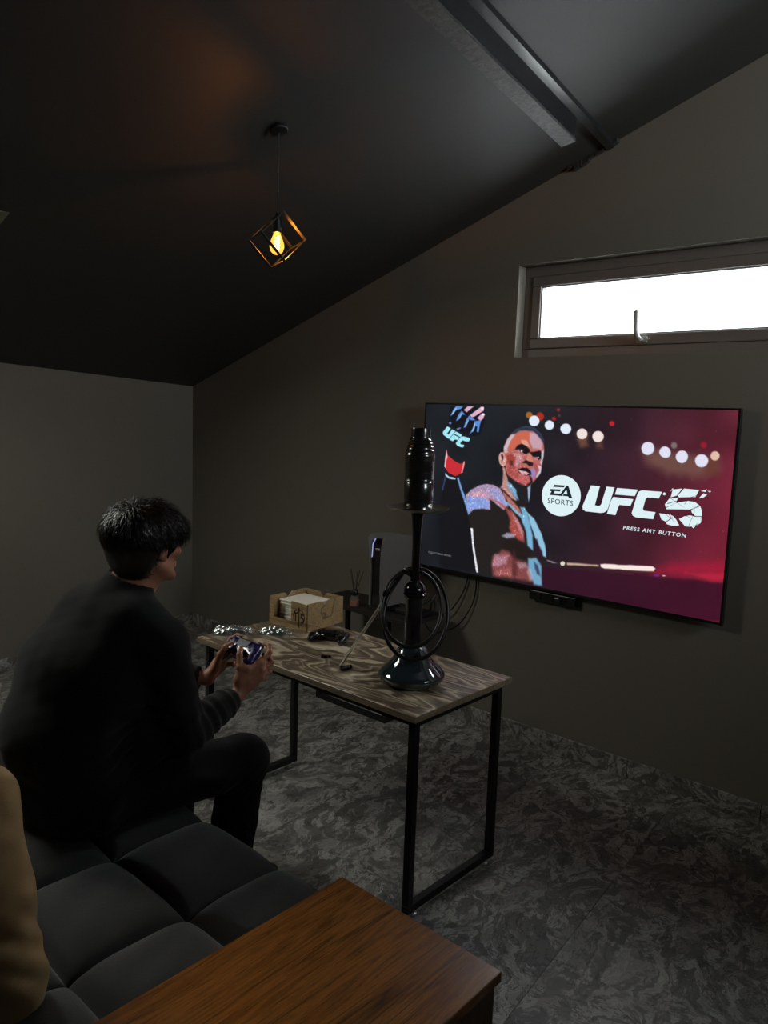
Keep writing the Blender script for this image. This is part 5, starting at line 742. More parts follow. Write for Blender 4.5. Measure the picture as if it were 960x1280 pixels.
# frame: square outlines turned on edge, joined by bars that run away from the viewer
a_dir = Vector((-0.972, 0.235, -0.09)).normalized(); s_dir = Vector((0.235, 0.972, 0)).normalized(); up_ = a_dir.cross(s_dir).normalized()*-1; S = 0.066; D_ = 0.066
if up_.z < 0: up_ = -up_
p1 = (s_dir+up_).normalized(); p2 = (s_dir-up_).normalized()
Mc = Matrix((( p1.x, p2.x, a_dir.x), (p1.y, p2.y, a_dir.y), (p1.z, p2.z, a_dir.z))).to_4x4()
def bar(bm, x0, x1, y0, y1, z0, z1): box(bm, x0, x1, y0, y1, z0, z1, Mc)
w = 0.017; t = 0.0025
k = 0
for sz in (-1, 1):
    z0, z1 = (sz*D_-t/2, sz*D_+t/2)
    for sy in (-1, 1):
        bm = BM(); e = sy*S; bar(bm, -S, S, min(e, e-sy*t), max(e, e-sy*t), sz*D_-w*(1 if sz > 0 else 0), sz*D_+w*(0 if sz > 0 else 1)); obj('cage_bar', bm, BLACKMETAL, pl_)
        bm = BM(); e = sy*S; bar(bm, min(e, e-sy*t), max(e, e-sy*t), -S+t, S-t, sz*D_-w*(1 if sz > 0 else 0), sz*D_+w*(0 if sz > 0 else 1)); obj('cage_bar', bm, BLACKMETAL, pl_)
for sx in (-1, 1):
    for sy in (-1, 1):
        bm = BM(); ex_, ey_ = sx*S, sy*S
        bar(bm, min(ex_, ex_-sx*w), max(ex_, ex_-sx*w), min(ey_, ey_-sy*t), max(ey_, ey_-sy*t), -D_+w, D_-w)
        obj('cage_bar', bm, BLACKMETAL, pl_)
bm = BM(); lathe(bm, [(0, 0.10), (0.006, 0.10), (0.008, 0.088), (0.016, 0.084), (0.018, 0.05), (0.020, 0.028), (0.017, 0.026), (0, 0.026)], n=28); obj('socket', bm, BLACKMETAL, pl_, smooth=True, sharp=35)
bm = BM(); lathe(bm, [(0.013, 0.030), (0.014, 0.020), (0.021, 0.004), (0.027, -0.014), (0.028, -0.026), (0.023, -0.042), (0.013, -0.052), (0, -0.055)], n=32)
AMB = bpy.data.materials.new('amber_glass'); AMB.use_nodes = True; nt = AMB.node_tree; nt.nodes.clear()
ou = nt.nodes.new('ShaderNodeOutputMaterial'); tr = nt.nodes.new('ShaderNodeBsdfTransparent'); tr.inputs[0].default_value = (1.0, 0.62, 0.22, 1); gl = nt.nodes.new('ShaderNodeBsdfGlossy'); gl.inputs['Roughness'].default_value = 0.05; gl.inputs[0].default_value = (1, 0.8, 0.4, 1)
em = nt.nodes.new('ShaderNodeEmission'); em.inputs[0].default_value = (1.0, 0.50, 0.07, 1); em.inputs[1].default_value = 2.6
mx = nt.nodes.new('ShaderNodeMixShader'); mx.inputs[0].default_value = 0.12; ad = nt.nodes.new('ShaderNodeMixShader'); ad.inputs[0].default_value = 0.45
nt.links.new(tr.outputs[0], mx.inputs[1]); nt.links.new(gl.outputs[0], mx.inputs[2]); nt.links.new(mx.outputs[0], ad.inputs[1]); nt.links.new(em.outputs[0], ad.inputs[2]); nt.links.new(ad.outputs[0], ou.inputs[0])
bulb = obj('bulb', bm, AMB, pl_, smooth=True)
fm = mat('glowing_filament', (1, 0.7, 0.3, 1), 0.5); pb = fm.node_tree.nodes['Principled BSDF']; pb.inputs['Emission Color'].default_value = (1.0, 0.66, 0.22, 1); pb.inputs['Emission Strength'].default_value = 60
bm = BM(); pts = []
for i in range(61):
    a_ = i/60*2*PI*5; pts.append((0.010*math.cos(a_), 0.010*math.sin(a_), 0.016-0.056*i/60))
tube(bm, pts, 0.0016, 6); obj('filament', bm, fm, bulb)
l = bpy.data.lights.new('bulb_light', 'POINT'); l.energy = 9.5; l.color = (1.0, 0.47, 0.10); l.shadow_soft_size = 0.010
lo = bpy.data.objects.new('bulb_light', l); COL.objects.link(lo); lo.location = (LP.x, LP.y, LZ-0.012)
for o_ in (bulb,): o_.visible_shadow = True
# ------------------------------------------------------------------ water pipe
HX, HY = -1.711, 2.087
hk = thing('water_pipe', 'tall black water pipe with smoked glass base on the marbled table', 'water pipe', (HX, HY, TT))
SMOKE = mat('smoked_glass', (0.022, 0.034, 0.042, 1), 0.04, 0.0, Coat_Weight=1.0, Coat_Roughness=0.02, IOR=1.6)
bm = BM(); lathe(bm, [(0, 0), (0.082, 0.0), (0.098, 0.006), (0.114, 0.018), (0.1205, 0.030), (0.1215, 0.037), (0.118, 0.044), (0.108, 0.054), (0.088, 0.072), (0.070, 0.094), (0.058, 0.118), (0.049, 0.132), (0.040, 0.140), (0.034, 0.148), (0.0, 0.148)], n=72)
obj('glass_base', bm, SMOKE, hk, smooth=True, sharp=60)
bm = BM(); lathe(bm, [(0.0, 0.146), (0.033, 0.146), (0.031, 0.17), (0.030, 0.25), (0.031, 0.31), (0.035, 0.318), (0.0, 0.318)], n=48); obj('glass_column', bm, mat('clear_dark_glass', (0.02, 0.02, 0.022, 1), 0.03, 0.0, Coat_Weight=1.0, Alpha=0.82), hk, smooth=True, sharp=50)
bm = BM(); lathe(bm, [(0, 0.318), (0.038, 0.318), (0.041, 0.324), (0.041, 0.330), (0.037, 0.333), (0.040, 0.337), (0.039, 0.348), (0.032, 0.362), (0.022, 0.370), (0.019, 0.376), (0, 0.376)], n=48); obj('collar', bm, BLACKGLOSS, hk, smooth=True, sharp=35)
bm = BM(); lathe(bm, [(0, 0.374), (0.018, 0.374), (0.0165, 0.40), (0.0145, 0.45), (0.0145, 0.50), (0.017, 0.56), (0.020, 0.60), (0.0225, 0.618), (0.0225, 0.630), (0, 0.630)], n=48); obj('stem', bm, BLACKGLOSS, hk, smooth=True, sharp=40)
bm = BM(); lathe(bm, [(0, 0.627), (0.03, 0.626), (0.075, 0.626), (0.100, 0.632), (0.112, 0.640), (0.1125, 0.6415), (0.100, 0.6350), (0.075, 0.6300), (0.03, 0.631), (0, 0.631)], n=72); obj('ash_tray', bm, mat('dark_chrome', (0.55, 0.54, 0.52, 1), 0.28, 1.0), hk, smooth=True, sharp=60)
pr = [(0, 0.632), (0.046, 0.632), (0.050, 0.636), (0.0485, 0.642), (0.0515, 0.646), (0.0485, 0.652), (0.0515, 0.657), (0.0495, 0.663), (0.0515, 0.67), (0.0515, 0.728), (0.0495, 0.731), (0.052, 0.735), (0.0495, 0.741), (0.052, 0.746), (0.0495, 0.752), (0.052, 0.757), (0.0495, 0.763), (0.052, 0.770), (0.052, 0.800), (0.0535, 0.806), (0.0515, 0.812), (0.0535, 0.818), (0.052, 0.826), (0.0485, 0.833), (0.050, 0.840), (0.046, 0.845), (0.047, 0.852), (0.0425, 0.857), (0.0435, 0.864), (0.039, 0.868), (0.040, 0.875), (0.035, 0.879), (0.034, 0.885), (0.0345, 0.912), (0.0335, 0.916), (0.029, 0.916), (0.029, 0.90), (0, 0.90)]
bm = BM(); lathe(bm, pr, n=56); obj('wind_cover', bm, mat('black_anodised', (0.010, 0.010, 0.010, 1), 0.22, 0.0, Coat_Weight=0.8, Coat_Roughness=0.06), hk, smooth=True, sharp=50)
e1 = Vector((0.776, 0.63, 0)); nf = Vector((0.63, -0.776, 0))
# hose port and coiled hose
q0 = Vector((0, 0, 0.395))
bm = BM(); tube(bm, [q0-e1*0.010, q0-e1*0.030+Vector((0, 0, 0.008)), q0-e1*0.046+Vector((0, 0, 0.016))], [0.009, 0.008, 0.0095], 14); obj('hose_port', bm, BLACKGLOSS, hk, smooth=True, sharp=40)
def lp(cx, cz, rx, rz, a, woff):
    return e1*(cx+rx*math.cos(a))+Vector((0, 0, cz+rz*math.sin(a)))+nf*(0.040-0.062*math.sin(a)+woff)
path = [q0-e1*0.040+Vector((0, 0, 0.013)), q0-e1*0.060+Vector((0, 0, 0.016))-nf*0.01]
n_ = 110
for i in range(n_+1):
    f = i/n_; a = math.radians(140+f*(885-140))
    g = min(1, max(0, (f-0.46)/0.14)); g = g*g*(3-2*g)
    e_ = min(1, f/0.1)
    path.append(lp(0.003*(1-g)-0.008*g, 0.268*(1-g)+0.290*g, (0.1165*(1-g)+0.1035*g)*(0.85+0.15*e_), (0.150*(1-g)+0.122*g)*(0.9+0.1*e_), a, 0.004*(1-g)+0.020*g))
top_w = Vector((-1.805, 2.020, 1.010))-Vector((HX, HY, TT)); bot_w = Vector((-2.002, 2.014, TT+0.006))-Vector((HX, HY, TT))
dirn = (top_w-bot_w).normalized()
while len(path) > 4 and (path[-1]-top_w).length < 0.05: path.pop()
path += [top_w+dirn*0.035, top_w+dirn*0.012]
ctrl = path[::3]+[path[-2], path[-1]] if True else path
HOSE = mat('matte_black_hose', (0.010, 0.010, 0.010, 1), 0.38)
bm = BM(); tube(bm, spline([tuple(p) for p in path[::3]]+[tuple(top_w+dirn*0.02)], 4), 0.0072, 12); obj('hose', bm, HOSE, hk, smooth=True)
bm = BM(); tube(bm, [bot_w, bot_w+dirn*0.004, bot_w.lerp(top_w, 0.5), top_w-dirn*0.02, top_w, top_w+dirn*0.028], [0.0045, 0.006, 0.0062, 0.0062, 0.008, 0.008], 16); obj('mouthpiece', bm, CHROME, hk, smooth=True, sharp=40)

# ------------------------------------------------------------------ plywood napkin box
PLY = timber('birch_plywood', srgb(150, 122, 82), srgb(178, 148, 104), srgb(164, 136, 94), 'X', 0.6, 0.6)
BURN = mat('laser_burn', (0.02, 0.012, 0.007, 1), 0.9)
nb = thing('napkin_box', 'pale plywood napkin box with burnt round emblem, at the far end of the table', 'box', (-2.568, 2.352, TT), math.radians(3.5))
bw, bd, bh, bt = 0.121, 0.118, 0.122, 0.006
nfn = lambda p: None
def fpanel(name, outline, y0, y1, axis='Y', holes=None):
    bm = BM(); prism(bm, outline, axis, y0, y1); return obj(name, bm, PLY, nb)
# front: U-shaped cut-out at the left, solid emblem panel at the right
fpanel('front_panel', [(-bw, 0), (bw, 0), (bw, bh-0.004), (0.022, bh), (0.022, 0.03), (-bw+0.030, 0.03), (-bw+0.030, bh), (-bw, bh)], -bd, -bd+bt)
def notch(w_): return [(-w_, 0), (w_, 0), (w_, bh), (0.024, bh), (0.0, bh-0.022), (-0.024, bh), (-w_, bh)]
fpanel('back_panel', notch(bw), bd-bt, bd)
fpanel('side_panel', notch(bd-bt), bw-bt, bw, 'X'); fpanel('side_panel', notch(bd-bt), -bw, -bw+bt, 'X')
boxobj('bottom_panel', (-bw+bt, bw-bt, -bd+bt, bd-bt, 0.002, 0.008), PLY, nb)
boxobj('burnt_edge', (bw-0.0015, bw+0.0004, -bd-0.0004, -bd+0.0025, 0, bh-0.004), BURN, nb); boxobj('burnt_edge', (-bw-0.0004, -bw+0.002, -bd-0.0004, -bd+0.002, 0, bh), BURN, nb)
# emblem: round mark cut by letters and an arrow
bm = BM(); cx, cz, R_ = 0.071, 0.058, 0.036; yf = -bd-0.0005
def burn(pts): prism(bm, [(cx+p[0]*R_, cz+p[1]*R_) for p in pts], 'Y', yf, yf+0.0008)
arc = lambda a0, a1, r0, r1, n=8: [(r1*math.cos(math.radians(a0+(a1-a0)*i/n)), r1*math.sin(math.radians(a0+(a1-a0)*i/n))) for i in range(n+1)]+[(r0*math.cos(math.radians(a1+(a0-a1)*i/n)), r0*math.sin(math.radians(a1+(a0-a1)*i/n))) for i in range(n+1)]
burn(arc(112, 205, 0.86, 1.0)); burn(arc(-70, 66, 0.90, 1.0))
burn([(-0.92, 0.42), (-0.22, 0.62), (-0.22, 0.42), (-0.48, 0.34), (-0.48, -0.62), (-0.66, -0.62), (-0.66, 0.30), (-0.92, 0.22)])
burn([(-0.09, 0.85), (0.09, 0.85), (0.09, -1.35), (-0.09, -1.35)]); burn([(-0.30, 0.72), (0.0, 1.28), (0.30, 0.72), (0.12, 0.80), (-0.12, 0.80)])
burn([(0.28, 0.55), (0.82, 0.45), (0.82, 0.27), (0.45, 0.33), (0.45, 0.06), (0.78, 0.0), (0.88, -0.16), (0.86, -0.46), (0.70, -0.66), (0.30, -0.70), (0.30, -0.52), (0.62, -0.50), (0.70, -0.36), (0.68, -0.18), (0.28, -0.12)])
obj('emblem', bm, BURN, nb)
PAPER = mat('white_paper', srgb(226, 222, 208), 0.8)
rp = random.Random(3)
nk = thing('napkin_stack', 'stack of white paper napkins inside the plywood box', 'napkins', (-2.578, 2.36, TT+0.0085), math.radians(3.5))
for i in range(13):
    dx, dy = rp.uniform(-0.003, 0.003), rp.uniform(-0.003, 0.003); z = i*0.0075
    bm = BM(); n = 6
    box(bm, -0.087+dx, 0.087+dx, -0.082+dy, 0.082+dy, z, z+0.0070)
    o = obj('napkin', bm, PAPER, nk, bevel=0.0025, seg=2, smooth=True, sharp=70)

# ------------------------------------------------------------------ gamepads
def gamepad(name, label, mshell, mdark, T, lbl_part=None):
    gp = thing(name, label, 'gamepad', (0, 0, 0)); gp.matrix_world = T
    F = SDF((-0.092, -0.092, -0.012), (0.092, 0.062, 0.052), 0.0016)
    F.ell((0, 0.008, 0.019), (0.068, 0.036, 0.0165)); F.cone((-0.05, 0.012, 0.018), (0.05, 0.012, 0.018), 0.0165, 0.0165, 0.01)
    for s in (-1, 1):
        F.ell((s*0.052, 0.010, 0.019), (0.028, 0.030, 0.017), None, 0.01)
        F.chain([(s*0.056, 0.004, 0.017), (s*0.066, -0.030, 0.015), (s*0.069, -0.055, 0.011)], [0.019, 0.0175, 0.0125], 0.014)
        F.cone((s*0.03, 0.032, 0.014), (s*0.062, 0.030, 0.014), 0.011, 0.010, 0.008)
    F.half((0, 0, 0.034), (0, 0, 1), 0.006)
    V_, t_, q_ = F.mesh(); Vv, Fc = join_polys([(V_, t_, q_)])
    o = poly_obj('shell', Vv, Fc, mshell, gp)
    bm = BM(); prism(bm, [(-0.030, 0.034), (0.030, 0.034), (0.026, 0.006), (-0.026, 0.006)], 'Z', 0.0325, 0.0352); obj('touch_panel', bm, mdark, gp, bevel=0.001)
    for s in (-1, 1):
        T2 = Matrix.Translation((s*0.026, -0.012, 0.030))
        bm = BM(); lathe(bm, [(0, 0), (0.0125, 0), (0.012, 0.004), (0.006, 0.006), (0.005, 0.012), (0.009, 0.014), (0.0095, 0.017), (0.007, 0.018), (0, 0.016)], n=24, T=T2); obj('thumb_stick', bm, mdark, gp, smooth=True, sharp=50)
        bm = BM(); box(bm, s*0.050-0.015, s*0.050+0.015, 0.036, 0.047, 0.017, 0.028); obj('bumper', bm, mdark, gp, bevel=0.004, smooth=True, sharp=50)
        bm = BM(); box(bm, s*0.050-0.013, s*0.050+0.013, 0.034, 0.050, 0.000, 0.015); obj('trigger', bm, mdark, gp, bevel=0.005, smooth=True, sharp=50)
    bm = BM(); c_ = 0.0042
    prism(bm, [(-0.054-0.012+x_, 0.012+y_) for x_, y_ in ((c_*1.8, -c_*0+c_*2.8-0.0), )] if False else [(-0.050+x_, 0.012+y_) for x_, y_ in ((-c_, -0.012), (c_, -0.012), (c_, -c_), (0.012, -c_), (0.012, c_), (c_, c_), (c_, 0.012), (-c_, 0.012), (-c_, c_), (-0.012, c_), (-0.012, -c_), (-c_, -c_))], 'Z', 0.030, 0.0365)
    obj('direction_pad', bm, mdark, gp, bevel=0.0008, seg=1)
    for dx, dy in ((0, 0.011), (0, -0.011), (0.011, 0), (-0.011, 0)):
        bm = BM(); lathe(bm, [(0, 0), (0.0048, 0), (0.0048, 0.006), (0.004, 0.007), (0, 0.0072)], n=16, T=Matrix.Translation((0.050+dx, 0.012+dy, 0.030))); obj('button', bm, mdark, gp, smooth=True, sharp=50)
    return gp
gamepad('gamepad', 'glossy black gamepad lying on the table beside the napkin box', BLACKGLOSS, BLACKPL, Matrix.Translation((-2.285, 2.235, TT+0.0032)) @ Matrix.Rotation(math.radians(22), 4, 'Z'))

# small black bits in front of the gamepad
cp = thing('plug_cap', 'small flat black plug lying on table near the gamepad', 'cap', (-2.128, 2.058, TT), math.radians(35))
boxobj('body', (-0.018, 0.010, -0.008, 0.008, 0.0, 0.009), BLACKPL, cp, 0.003)
bm = BM(); tube(bm, [(0.009, 0, 0.005), (0.022, 0.001, 0.005)], 0.004, 10); obj('pin', bm, BLACKPL, cp, smooth=True, sharp=40)
cp = thing('lighter', 'short black capsule-shaped lighter beside the chrome mouthpiece tip', 'lighter', (-1.968, 2.012, TT), math.radians(75))
bm = BM(); tube(bm, [(-0.026, 0, 0.0095), (-0.0245, 0, 0.0095), (-0.021, 0, 0.0095), (0.012, 0, 0.0095), (0.013, 0, 0.0095)], [0.003, 0.0075, 0.0092, 0.0092, 0.0088], 18); obj('body', bm, BLACKPL, cp, smooth=True, sharp=40)
bm = BM(); tube(bm, [(0.013, 0, 0.0095), (0.0225, 0, 0.0095), (0.024, 0, 0.0095)], [0.0080, 0.0080, 0.006], 18); obj('collar', bm, BLACKGLOSS, cp, smooth=True, sharp=40)

# crinkled clear wrappers with a blue tube inside
FILM = bpy.data.materials.new('clear_film'); FILM.use_nodes = True; nt = FILM.node_tree; nt.nodes.clear()
ou = nt.nodes.new('ShaderNodeOutputMaterial'); tr = nt.nodes.new('ShaderNodeBsdfTransparent'); gl = nt.nodes.new('ShaderNodeBsdfGlossy'); gl.inputs['Roughness'].default_value = 0.2
gl.inputs[0].default_value = (0.95, 1, 1, 1)
mx = nt.nodes.new('ShaderNodeMixShader'); lw = nt.nodes.new('ShaderNodeLayerWeight'); lw.inputs[0].default_value = 0.45; rm_ = nt.nodes.new('ShaderNodeMapRange'); rm_.inputs[3].default_value = 0.25; rm_.inputs[4].default_value = 0.9
nt.links.new(lw.outputs['Facing'], rm_.inputs[0]); nt.links.new(rm_.outputs[0], mx.inputs[0]); nt.links.new(tr.outputs[0], mx.inputs[1]); nt.links.new(gl.outputs[0], mx.inputs[2]); nt.links.new(mx.outputs[0], ou.inputs[0])
def wrapper(name, label, c, rz, lx_, ly_, hz, seed):
    t_ = thing(name, label, 'wrapper', (c[0], c[1], TT), rz, 'clear wrappers on the table')
    r_ = np.random.RandomState(seed); nx, ny = 64, 44
    dirs = PI/2+(r_.rand(9)-0.5)*1.5; fr = 40+r_.rand(9)*170; ph = r_.rand(9)*6.28
    def hgt(x, y, env):
        s = 0
        for a, f, p in zip(dirs, fr, ph): s += abs(math.sin((x*math.cos(a)+y*math.sin(a))*f+p))
        return (0.0015+env*(0.25*hz+hz*(s/9*1.6-0.55)*0.9)) 
    bm = BM()
    for side in (0, 1):
        g = []
        for i in range(nx+1):
            row = []
            for j in range(ny+1):
                a, b = i/nx*2-1, j/ny*2-1; env = max(0, (1-a**4)*(1-b**4))
                x, y = a*lx_/2*(1+0.04*math.sin(7*b+seed)), b*ly_/2*(1+0.10*math.sin(5*a+seed))
                z = max(0.001, hgt(x, y, env)) if side == 0 else 0.0008
                row.append(bm.verts.new((x, y, z)))
            g.append(row)
        for i in range(nx):
            for j in range(ny): bm.faces.new((g[i][j], g[i+1][j], g[i+1][j+1], g[i][j+1]))
        if side == 0: pass
    obj('film', bm, FILM, t_)
    bm = BM(); tube(bm, [(-lx_*0.38, 0.0, 0.0085), (-lx_*0.1, 0.004, 0.0085), (lx_*0.25, -0.002, 0.0085)], [0.006, 0.007, 0.0065], 14); obj('mouth_tip', bm, mat('pale_teal_plastic', srgb(96, 122, 124), 0.3), t_, smooth=True, sharp=40)
wrapper('plastic_wrapper', 'crinkled clear plastic wrapper lying nearest the left end of the table', (-2.640, 1.995), math.radians(52), 0.175, 0.095, 0.036, 3)
wrapper('plastic_wrapper', 'flatter crinkled clear wrapper lying against the napkin box', (-2.520, 2.130), math.radians(38), 0.150, 0.085, 0.026, 8)
# ------------------------------------------------------------------ people
SKIN = mat('skin', srgb(176, 124, 98), 0.48, Subsurface_Weight=0.08, Subsurface_Radius=(0.02, 0.008, 0.004), Subsurface_Scale=0.5)
v = coords(SKIN); nn = noise(SKIN, v, 260, 4, 0.6); n2 = noise(SKIN, v, 16, 3, 0.5); base(SKIN, mixc(SKIN, n2.outputs[0], srgb(186, 134, 106), srgb(164, 108, 84))); bump(SKIN, nn.outputs[0], 0.12, 0.001)
SWEAT = fabric('black_sweatshirt', srgb(30, 30, 30), srgb(25, 25, 25), 420, 0.9, 0.25, 0.12)
TROUS = fabric('black_trousers', srgb(19, 19, 20), srgb(15, 15, 16), 420, 0.9, 0.25, 0.05)
HAIRM = mat('black_hair', (0.010, 0.008, 0.006, 1), 0.34)
HAIRM.node_tree.nodes['Principled BSDF'].inputs['Specular IOR Level'].default_value = 0.7
SHOE = mat('black_shoe', (0.015, 0.015, 0.016, 1), 0.5); SOLE = mat('white_sole', srgb(190, 188, 180), 0.6)
A3 = lambda *p: np.array(p, dtype=float)

def head_sdf(Hc, Fr, neck_base, vox=0.0024, chest=None):
    """Fr rows: right, forward, up of the head"""
    R, Fv, Uv = [np.array(q, dtype=float) for q in Fr]
    L = lambda r, f, u: np.array(Hc)+R*r+Fv*f+Uv*u
    nb_ = np.array(neck_base)
    lo = np.minimum(np.array(Hc)-0.16, nb_-0.09); hi = np.maximum(np.array(Hc)+0.16, nb_+0.09)
    S = SDF(lo, hi, vox)
    S.ell(L(0, -0.012, 0.030), (0.074, 0.094, 0.088), Fr)
    S.ell(L(0, 0.030, -0.030), (0.056, 0.058, 0.080), Fr, 0.03)
    S.ell(L(0, 0.062, 0.030), (0.050, 0.030, 0.036), Fr, 0.02)
    for s in (-1, 1):
        S.cone(L(s*0.052, -0.005, -0.055), L(s*0.018, 0.070, -0.100), 0.016, 0.016, 0.025)
        S.ell(L(s*0.038, 0.062, -0.022), (0.022, 0.020, 0.020), Fr, 0.02)            # cheeks
    S.ell(L(0, 0.076, -0.098), (0.020, 0.016, 0.015), Fr, 0.014)                       # chin
    for s in (-1, 1): S.ell(L(s*0.031, 0.096, 0.006), (0.018, 0.012, 0.012), Fr, 0.010, 'sub')
    for s in (-1, 1): S.ell(L(s*0.031, 0.080, 0.005), (0.0125, 0.0125, 0.0125), Fr, 0.003)
    for s in (-1, 1): S.cone(L(s*0.012, 0.094, 0.022), L(s*0.048, 0.080, 0.022), 0.007, 0.005, 0.008)
    S.cone(L(0, 0.088, 0.010), L(0, 0.110, -0.028), 0.007, 0.0095, 0.010)
    for s in (-1, 1): S.ell(L(s*0.011, 0.100, -0.032), (0.0075, 0.009, 0.007), Fr, 0.005)
    S.cone(L(-0.018, 0.084, -0.062), L(0.018, 0.084, -0.062), 0.006, 0.006, 0.006); S.cone(L(-0.015, 0.083, -0.071), L(0.015, 0.083, -0.071), 0.007, 0.007, 0.006)
    S.cone(L(-0.024, 0.0925, -0.0665), L(0.024, 0.0925, -0.0665), 0.0018, 0.0018, 0.002, 'sub')
    S.cone(L(0, -0.028, -0.045), nb_, 0.054, 0.062, 0.030)
    S.cone(L(0, 0.020, -0.085), nb_+Fv*0.03, 0.040, 0.055, 0.02)
    # ears: rim, hollow, lobe
    for s in (-1, 1):
        Ef = [R*1.0*s*0.94-Fv*0.34, Fv*0.94+R*s*0.34, Uv]; Ef = [e/np.linalg.norm(e) for e in Ef]
        S.ell(L(s*0.080, -0.012, -0.012), (0.0065, 0.0165, 0.030), Ef, 0.004)
        S.ell(L(s*0.0885, -0.010, -0.008), (0.0060, 0.0095, 0.019), Ef, 0.003, 'sub')
        S.ell(L(s*0.079, -0.004, -0.036), (0.006, 0.009, 0.010), Ef, 0.004)
        S.cone(L(s*0.077, 0.002, -0.008), L(s*0.078, 0.002, -0.020), 0.004, 0.004, 0.004)
    return S, L

def hair_obj(parent, Hc, Fr, L, seed=2, n_str=5200, m=HAIRM):
    R, Fv, Uv = [np.array(q, dtype=float) for q in Fr]
    S = SDF(np.array(Hc)-0.17, np.array(Hc)+0.19, 0.003)
    S.ell(L(0, -0.022, 0.040), (0.088, 0.118, 0.090), Fr)
    S.ell(L(0, -0.052, -0.020), (0.082, 0.080, 0.094), Fr, 0.06)
    S.ell(L(0, 0.062, 0.058), (0.066, 0.040, 0.040), Fr, 0.02)
    # face, ears and neck stay free
    S.ell(L(0, 0.100, -0.045), (0.110, 0.074, 0.078), Fr, 0.006, 'sub')
    for s in (-1, 1):
        S.ell(L(s*0.095, -0.006, -0.026), (0.040, 0.026, 0.036), Fr, 0.006, 'sub')
        S.ell(L(s*0.095, -0.012, -0.075), (0.050, 0.045, 0.045), Fr, 0.006, 'sub')
    S.ell(L(0, -0.055, -0.150), (0.12, 0.10, 0.050), Fr, 0.010, 'sub')
    V_, t_, q_ = S.mesh(); Vv, Fc = join_polys([(V_, t_, q_)])
    # strands
    rg = np.random.RandomState(seed); c = np.array(Hc); P = Vv-c
    pr_, pf, pu = P@R, P@Fv, P@Uv
    outw = np.stack([pr_/0.087**2, (pf+0.014)/0.110**2, (pu-0.03)/0.1**2], 1); outw /= np.linalg.norm(outw, axis=1)[:, None]
    nl = outw[:, 0:1]*R+outw[:, 1:2]*Fv+outw[:, 2:3]*Uv
    inner = (np.abs(outw).sum(1) > 0) & (np.linalg.norm(P, axis=1) > 0.06)
    idx = rg.choice(np.where(inner)[0], n_str)
    root = Vv[idx]; nrm_ = nl[idx]; crown = L(0.01, -0.075, 0.105)
    away = root-crown; away -= nrm_*np.sum(away*nrm_, 1)[:, None]; away /= np.linalg.norm(away, axis=1)[:, None]+1e-6
    down = -Uv[None, :]-nrm_*np.sum(-Uv[None, :]*nrm_, 1)[:, None]; down /= np.linalg.norm(down, axis=1)[:, None]+1e-6
    side = np.cross(nrm_, away)
    hu = (root-c)@Uv; hf = (root-c)@Fv
    clump = np.sin(root[:, 0]*95+root[:, 2]*60)+np.sin(root[:, 1]*80-root[:, 2]*90+1.3)
    d0 = away*0.75+down*0.35+side*(0.28*clump[:, None]+0.38*rg.randn(n_str)[:, None]); d0 /= np.linalg.norm(d0, axis=1)[:, None]
    top = np.clip((hu-0.0)/0.07, 0, 1)
    ln = (0.026+0.030*top*(0.6+0.6*rg.rand(n_str)))[:, None]; lift = (0.0035+0.013*top*rg.rand(n_str)**2)[:, None]
    segs = 4; rad = 0.0012; VV = []; FF = []; n = n_str
    ctr = []
    for k_ in range(segs+1):
        t = k_/segs
        ctr.append(root-nrm_*0.003+d0*ln*t+nrm_*lift*math.sin(min(1, t*1.1)*PI*0.8)*1.6+down*ln*0.35*t*t-nrm_*ln*0.18*t*t)
    for k_ in range(segs):
        r_ = rad*(1-0.25*k_)
        for q in range(3):
            an = 2*PI*q/3; VV.append(ctr[k_]+side*(math.cos(an)*r_*1.6)+nrm_*(math.sin(an)*r_))
    VV.append(ctr[segs]); base_ = 0
    allv = np.concatenate(VV)            # blocks of n
    for k_ in range(segs-1):
        for q in range(3):
            a = (k_*3+q)*n; b = (k_*3+(q+1) % 3)*n; c1 = a+3*n; d1 = b+3*n
            ar = np.arange(n); FF.append(np.stack([a+ar, b+ar, d1+ar, c1+ar], 1))
    Fq = np.concatenate(FF); ar = np.arange(n); tip = segs*3*n; tri = []
    for q in range(3): tri.append(np.stack([((segs-1)*3+q)*n+ar, ((segs-1)*3+(q+1) % 3)*n+ar, tip+ar], 1))
    tri = np.concatenate(tri); off = len(Vv)
    Fc = Fc+[tuple(x) for x in (Fq+off).tolist()]+[tuple(x) for x in (tri+off).tolist()]
    me = bpy.data.meshes.new('hair'); me.from_pydata(np.concatenate([Vv, allv]).tolist(), [], Fc); return link_mesh('hair', me, m, parent, True)

